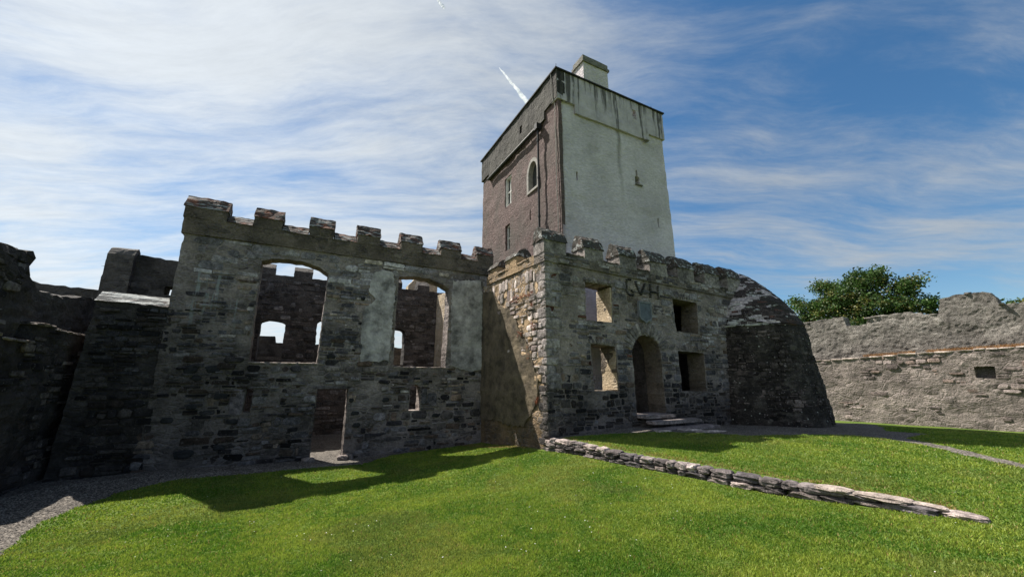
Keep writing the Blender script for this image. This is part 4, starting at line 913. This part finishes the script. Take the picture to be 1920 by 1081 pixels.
# ------------------------------------------------------------------ walls left of the hall
an = empty('annex_wall', (HX, HY, 0), AZ, 'dark lower wall with white lichened sloping cap adjoining the left end of the hall', 'stone wall')
AO = [(-6.05, -.9), (-4.42, -.9), (-4.42, 3.42), (-5.92, 3.46)]
mb = MB(); slab(mb, AO, (), .025, .7, .12, .02, .03, 81, mi=0)
stones(mb, AO, (), [(1.2, (.1, .22), (.16, .45), .03, .04, DARK), (9, (.07, .16), (.14, .42), .024, .035, BLUE + DARK)], 83, y=.0, skip=lambda x, z: mn.noise(Vector((x, 1, z))) > .3)
mb.build('wall', [M['darkrubble'], M['stone_hall']], an)
mb = MB(); prism(mb, [(-.02, 3.46), (.78, 3.46), (.42, 3.74), (.34, 3.74)][::-1], -5.95, -4.57, -.05, .07, .02, seed=3); mb.build('coping', coping_mat('white lichened coping', (.10, .10, .10), .15, 1., (2.5, 5, 12), .47), an)

lw = empty('side_wall', (-10.61, 9.48, 0), AZ + 90, 'dark ruined wall with grassy ledges running toward the viewer at the far left', 'stone wall')
# local x = toward the viewer along the wall; local y = to the left, away from the court (after rotation by -61 deg)
LO = [(-x, z) for x, z in [(-.6, -1.2), (7.5, -1.2), (7.5, 2.3), (3.2, 2.4), (2.95, 2.36), (1.95, 2.30), (1.9, 2.68), (1.44, 2.70), (.5, 2.62), (-.6, 2.62)]][::-1]
mb = MB(); slab(mb, LO, (), 0, .8, .12, .03, .06, 85, mi=0)
stones(mb, LO, (), [(9, (.1, .24), (.16, .5), .03, .05, DARK)], 87, skip=lambda x, z: mn.noise(Vector((x, 5, z))) > .15)
mb.build('wall', [M['darkrubble'], M['stone']], lw)
UWP = [(-3.2, 1.5), (3.9, -.9), (3.9, 3.8), (1.0, 3.75), (.1, 3.6), (-.5, 3.5), (-1.3, 3.48), (-1.9, 3.62), (-2.4, 3.8), (-3.2, 3.8)]
mb = MB(); slab(mb, [(-8, 1.5), (-2.42, 1.5), (-2.40, 3.6), (-2.44, 3.95), (-2.56, 4.02), (-3.2, 3.92), (-4, 3.86), (-8, 3.8)], (), .06, 1.1, .12, .04, .07, 88, mi=0)
stones(mb, [(-6, 2.2), (-2.45, 2.2), (-2.5, 3.9), (-6, 3.75)], (), [(9, (.1, .2), (.2, .5), .03, .06, DARK + GREY[:2])], 89, y=.06, skip=lambda x, z: mn.noise(Vector((x, 5, z))) > .1)
mb.build('tall_block', [M['darkrubble'], M['stone']], lw)
for a_, b_, zl_ in ((-1.95, -1.3, 2.70), (-1.3, .3, 2.66), (-2.9, -1.97, 2.33), (-5.5, -2.95, 2.38)):  # paler ledge stones, light on the tops put into their colour
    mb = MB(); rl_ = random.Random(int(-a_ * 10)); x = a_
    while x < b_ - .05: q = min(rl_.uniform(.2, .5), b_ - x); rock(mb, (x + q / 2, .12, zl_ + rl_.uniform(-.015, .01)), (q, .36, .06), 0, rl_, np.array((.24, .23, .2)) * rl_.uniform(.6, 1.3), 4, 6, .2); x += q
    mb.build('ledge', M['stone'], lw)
mb = MB(); slab(mb, UWP, (), .35, 1.1, .12, .05, .06, 89)
mb.build('upper_wall', M['brownrubble'], lw)
mb = MB(); rnd = random.Random(5)
for x_ in np.arange(2.45, 6.6, .42): rock(mb, (-x_ - .2, .72, 3.98 - .05 * (x_ - 2.4)), (.46, 1.1, .14), 0, rnd, (.12, .115, .10), 4, 6, .2)
mb.build('coping', M['stone'], lw)
mb = MB(); tufts(mb, [(-x_, rnd.uniform(.05, .3), 2.68) for x_ in np.arange(.5, 1.9, .05)] + [(-2.0 - k * .03, .1, 2.33) for k in range(12)], .09, 8, rnd)
o = mb.build('wall_plant', M['dry']); o.location = lw.location; o.rotation_euler = lw.rotation_euler; tag(o, 'dry grass tufts on the broken ledge of the far left wall', 'grass', kind='stuff')
mb = MB(); rnd = random.Random(3); tufts(mb, [(-2.25, -.02, 2.2), (-2.3, .0, 2.16), (-2.2, 0, 2.12)], .12, 26, rnd); o = mb.build('wall_plant', plain_mat('yellow wall plant', (.2, .14, .03), (.4, .28, .05), 6, .003)); o.location = lw.location; o.rotation_euler = lw.rotation_euler
tag(o, 'small yellow plant growing from the face of the far left wall', 'plant')

st_ = empty('stub_wall', (HX, HY, 0), AZ, 'dark broken wall stump with rounded left pier rising behind the white-capped low wall', 'stone wall')
mb = MB(); slab(mb, [(-6.8, -.9), (-4.0, -.9), (-4.0, 5.22), (-5.3, 5.35), (-6.15, 5.42), (-6.80, 5.30)], [rect(-5.45, -5.2, 4.2, 4.5)], 3.0, 3.6, .14, .03, .04, 93); mb.build('wall', M['brownrubble'], st_)
mb = MB(); prism(mb, [(2.72, -.9), (3.1, -.9), (3.1, 5.5), (3.0, 5.58), (2.85, 5.5), (2.72, 5.3)][::-1], -6.85, -6.25, 0, .12, .03); mb.build('pier', M['brownrubble'], st_)
fw = empty('far_wall', (HX, HY, 0), AZ, 'long low dark wall on the skyline between the far left ruins', 'stone wall')
mb = MB(); slab(mb, [(-10.6, -.9), (-6.5, -.9), (-6.5, 4.22), (-7.0, 4.24), (-8.3, 4.32), (-8.9, 4.5), (-9.5, 4.9), (-10.6, 5.3)], (), 3.3, 3.9, .15, .04, .04, 95); mb.build('wall', M['brownrubble'], fw)
mb = MB()
for x_ in np.arange(-9, -6.6, .35): rock(mb, (x_, 3.25, 3.55), (.37, .2, .05), 0, rnd, (.2, .19, .17), 3, 6, .1)
mb.build('ledge', M['stone'], fw)
# ruin beyond the hall, seen through its windows
rb = empty('outer_ruin', (HX, HY, 0), AZ, 'broken wall beyond the hall seen through its far windows', 'stone wall')
mb = MB(); slab(mb, [(-5, -.9), (7, -.9), (7, 3.0), (4.5, 3.2), (3.2, 3.3), (1.5, 3.5), (-.8, 3.3), (-2.5, 3.3), (-2.55, 3.62), (-5, 3.6)], (), 9, 9.6, .2, .04, .05, 97); mb.build('wall', M['brownrubble'], rb)
mb = MB(); box(mb, -3.6, -1.4, 8.2, 8.5, -.9, 2.62, .3, .03); mb.build('ledge', M['brownrubble'], rb)
rg = empty('far_gable', (HX, HY, 0), AZ, 'pale stone gable fragment behind the right-hand hall window', 'ruined gable')
mb = MB(); slab(mb, [(3.3, 2), (4.9, 2), (4.9, 7.0), (4.2, 7.3), (3.7, 7.0), (3.3, 6.5)], (), 7.4, 7.9, .2, .03, .03, 98); mb.build('wall', M['litrubble'], rg)

# rust-red plants on the gatehouse side wall
rnd = random.Random(12)
R2 = lambda s, t: (GX0 + .485 * 0 + math.cos(R(AZ)) * s - math.sin(R(AZ)) * t, GY0 + math.sin(R(AZ)) * s + math.cos(R(AZ)) * t)
for k, (pts, lab) in enumerate((([(2.4 + i * .16, 4.10 + .05 * math.sin(i * 2) - .01 * i) for i in range(8)] + [(2.2, 4.0), (2.6, 3.95)], 'long rust-red wall plant high on the sunlit gatehouse side wall'), ([(3.45, 3.72), (3.5, 3.66), (3.55, 3.75)], 'rust-red wall plant near the top corner quoins of the gatehouse'), ([(3.52, 3.15), (3.58, 3.08), (3.48, 3.05), (3.6, 2.98)], 'rust-red clump midway up the gatehouse corner'), ([(2.75, 3.0), (2.85, 2.95), (2.9, 2.88), (2.7, 2.88)], 'rust-red clump at the edge of the sunlit patch of gatehouse wall'), ([(3.25, 2.5), (3.3, 2.3), (3.28, 2.2)], 'faded red clump low in the sunlit strip of gatehouse wall'), ([(3.66, 1.05), (3.7, .98), (3.74, 1.1)], 'orange clump beside the lower corner stones of the gatehouse'))):
    mb = MB(); tube(mb, [(x, -.03, z) for x, z in pts], .006, 5)
    for (x, z) in pts:
        for q in range(40):
            a = rnd.uniform(0, 6.3); r = rnd.uniform(.01, .07); s = rnd.uniform(.012, .03); cx, cz, cy = x + r * math.cos(a), z + r * .7 * math.sin(a), -rnd.uniform(.02, .09)
            mb.add([(cx, cy, cz), (cx + s * rnd.uniform(-1, 1), cy - s * rnd.random(), cz + s * rnd.uniform(-1, 1)), (cx + s * rnd.uniform(-1, 1), cy - s * rnd.random(), cz + s * rnd.uniform(-1, .4))], [(0, 1, 2)])
    o = mb.build('wall_plant', M['rust']); o.location = (*R2(0, 4.14), 0); o.rotation_euler = (0, 0, R(AZ - 90)); tag(o, lab, 'wall plant', 'red plants on the gatehouse wall')
# pale slabs before the door, sun patches painted by their colour
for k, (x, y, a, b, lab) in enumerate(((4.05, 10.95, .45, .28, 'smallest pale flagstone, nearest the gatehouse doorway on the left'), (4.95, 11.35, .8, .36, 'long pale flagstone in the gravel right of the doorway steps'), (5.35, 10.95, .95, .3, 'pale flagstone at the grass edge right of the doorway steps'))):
    mb = MB(); rock(mb, (0, 0, 0), (a, b, .08), .3, rnd, (.34, .33, .29), 6, 4, .22); o = mb.build('sunpatch', M['stone']); o.location = (x, y, gz(x, y) + .0); tag(o, lab, 'sunpatch', 'painted sun patches before the gatehouse door')

# ------------------------------------------------------------------ trees
def f_leaf(N, v): return N('ShaderNodeAttribute', attribute_name='Col').outputs['Color'], None, 0
ml = mat('leaves', f_leaf, .55, .35); nt = ml.node_tree; N = nt_helper(nt); pr = [q for q in nt.nodes if q.type == 'BSDF_PRINCIPLED'][0]; out = [q for q in nt.nodes if q.type == 'OUTPUT_MATERIAL'][0]
tr = N('ShaderNodeBsdfTranslucent', {'Color': pr.inputs['Base Color'].links[0].from_socket}); mx = N('ShaderNodeMixShader', {0: .3, 1: pr.outputs[0], 2: tr.outputs[0]}); nt.links.new(mx.outputs[0], out.inputs[0])
bark = plain_mat('bark', (.05, .04, .03), (.12, .10, .08), 9, .02)
def tree(name, loc, blobs, label, seed, nl=9000, trunk=3.):
    rnd = np.random.RandomState(seed); t = empty(name, loc, 0, label, 'tree'); mb = MB(); V = []; Cc = []
    tot = sum(b[3] * b[4] for b in blobs)
    mt = MB(); tube(mt, [(0, 0, 0), (.1, 0, trunk * .4), (0, .1, trunk * .75), (.1, 0, trunk)], [.28, .22, .17, .12], 9)
    for (x, y, z, rx, rz) in blobs:
        tube(mt, [(0, 0, trunk * .6), (x * .45, y * .45, trunk * .6 + (z - trunk * .6) * .5), (x * .85, y * .85, z - rz * .2), (x, y, z + rz * .5)], [.12, .08, .045, .015], 6)
        k = int(nl * rx * rz / tot); nc = max(10, int(k / 34)); d = rnd.normal(size=(nc, 3)); d /= np.linalg.norm(d, axis=1)[:, None]; d *= rnd.uniform(.35, 1.05, (nc, 1)) ** .6
        cc = np.array((x, y, z)) + d * np.array((rx, rx, rz))
        for c in cc:
            sh = rnd.uniform(.6, 1.35); yel = rnd.rand() < .2; m = rnd.randint(22, 46); P = c + rnd.normal(size=(m, 3)) * np.array((.17, .17, .11)) * rnd.uniform(.8, 1.5)
            for p in P:
                u = rnd.normal(size=3); u /= np.linalg.norm(u); q = rnd.normal(size=3); q[2] *= .5; v_ = np.cross(u, q); v_ /= np.linalg.norm(v_) + 1e-6; s = rnd.uniform(.05, .10)
                V += [p - u * s, p + v_ * s * .55, p + u * s, p - v_ * s * .55]; col = np.array((.05, .10, .02) if not yel else (.14, .14, .035)) * sh * rnd.uniform(.7, 1.3); Cc += [col] * 4
    n = len(V) // 4; mb.add(np.array(V), [(4*i, 4*i+1, 4*i+2, 4*i+3) for i in range(n)], np.array(Cc)); mb.build('crown', ml, t); mt.build('trunk', bark, t)
def CWp(d, o): return (CWO[0] + cd[0] * d + .88 * o, CWO[1] + cd[1] * d + .48 * o)
tx, ty_ = CWp(-.3, 6.0)
tv_ = lambda d: (cd[0] * d, cd[1] * d)
BL = []
for d, z, rx, rz in ((-.6, 6.9, 1.3, .9), (.6, 7.5, .85, .7), (-.2, 7.95, .45, .5), (.9, 7.95, .45, .45), (-1.6, 7.5, .8, .45), (-2.2, 7.75, .45, .3), (-3.0, 6.4, .95, .5), (-1.7, 6.1, 1.3, .9), (.6, 5.9, 1.5, .9), (1.9, 6.8, .75, .5), (2.4, 7.1, .45, .35), (2.3, 5.8, .9, .5), (-3.7, 6.9, .4, .35), (-3.3, 5.5, .7, .6), (-.4, 4.9, 1.8, .8), (3.0, 5.35, .5, .3), (1.2, 4.6, 1.4, .6)):
    BL.append((tv_(d + .3)[0], tv_(d + .3)[1], z, rx * .95, rz * .9))
tree('broadleaf_tree', (tx, ty_, 0), BL, 'bushy dark green broadleaf tree rising behind the notched right-hand wall', 5, 36000, 4)
bx_, by_ = CWp(5.6, 6)
tree('shrub', (bx_ + .4, by_, 0), [(0, 0, 5.1, .9, .28), (1.2, -.8, 5.15, 1.0, .3), (.5, -.3, 4.5, 1.2, .5)], 'top of a far shrub just showing over the wall at the right edge', 8, 2600, 3)
C.objects['shrub']['category'] = 'shrub'

# ------------------------------------------------------------------ contrail and bird
def f_con(N, v): return (.9, .92, .95), None, 0
mc = bpy.data.materials.new('ice cloud'); mc.use_nodes = True; nt = mc.node_tree; nt.nodes.clear(); N = nt_helper(nt)
oc = N('ShaderNodeTexCoord').outputs['Object']; a = N('ShaderNodeTexNoise', {'Vector': oc, 'Scale': .02, 'Detail': 8., 'Roughness': .7}).outputs['Fac']
lw_ = N('ShaderNodeLayerWeight', {'Blend': .5}).outputs['Facing']; al = math_(N, 'SUBTRACT', ramp(N, a, [(.30, 0.), (.60, 1.)]), math_(N, 'MULTIPLY', lw_, .75), True)
df = N('ShaderNodeBsdfDiffuse', {'Color': (.9, .92, .95, 1)}); dt = N('ShaderNodeBsdfTranslucent', {'Color': (.9, .92, .95, 1)}); md = N('ShaderNodeMixShader', {0: .5, 1: df.outputs[0], 2: dt.outputs[0]})
ms = N('ShaderNodeMixShader', {0: al, 1: N('ShaderNodeBsdfTransparent').outputs[0], 2: md.outputs[0]}); N('ShaderNodeOutputMaterial', {'Surface': ms.outputs[0]})
def sky_pt(px, py, dist):
    X = (px - 960) / 720; u = (540 - py) / 720; p = R(13.3); d = Vector((X, math.cos(p) - u * math.sin(p), math.sin(p) + u * math.cos(p))).normalized(); return Vector((0, 0, 1.6)) + d * dist
for (a0, a1, r0, r1, lab) in (((936, 126), (992, 196), 6, 19, 'white aircraft contrail pointing down to the tower top'), ((818, -4), (832, 14), 8, 10, 'short white contrail fragment at the top edge of the sky')):
    A, B = sky_pt(*a0, 2600), sky_pt(*a1, 2500); k = 26; pts = []; rad_ = []
    for i in range(k + 1):
        t = i / k; pts.append(tuple(A.lerp(B, t) + Vector((mn.noise(Vector((t * 9, 0, 1))), mn.noise(Vector((t * 9, 3, 1))), mn.noise(Vector((t * 9, 6, 1))))) * r0 * .8)); rad_.append((r0 + (r1 - r0) * t) * (.75 + .5 * abs(mn.noise(Vector((t * 14, 9, 1))))) * min(1, .25 + t * 5))
    mb = MB(); tube(mb, pts, rad_, 14); o = mb.build('contrail', mc, None, True); tag(o, lab, 'contrail', 'contrails')
bp = Vector(sky_pt(202, 499, 30)); mb = MB(); tube(mb, [(-.16, 0, 0), (-.08, 0, .01), (.04, 0, .01), (.12, 0, 0), (.17, 0, -.01)], [.008, .035, .045, .03, .006], 8)
for s in (-1, 1): mb.add([(-.05, s * .03, .02), (.07, s * .03, .02), (.02, s * .2, .09), (-.06, s * .34, .05), (-.05, s * .18, .06)], [(0, 1, 2, 4), (4, 2, 3)]); mb.add([(-.05, s * .03, .014), (.07, s * .03, .014), (.02, s * .2, .084), (-.06, s * .34, .045), (-.05, s * .18, .054)], [(4, 2, 1, 0), (3, 2, 4)])
mb.add([(-.14, -.01, 0), (-.24, -.04, 0), (-.24, .04, 0), (-.14, .01, 0)], [(0, 1, 2, 3)])
o = mb.build('bird', M['black']); o.location = bp; o.rotation_euler = (0, 0, .8); tag(o, 'tiny dark bird flying above the left ruins', 'bird')
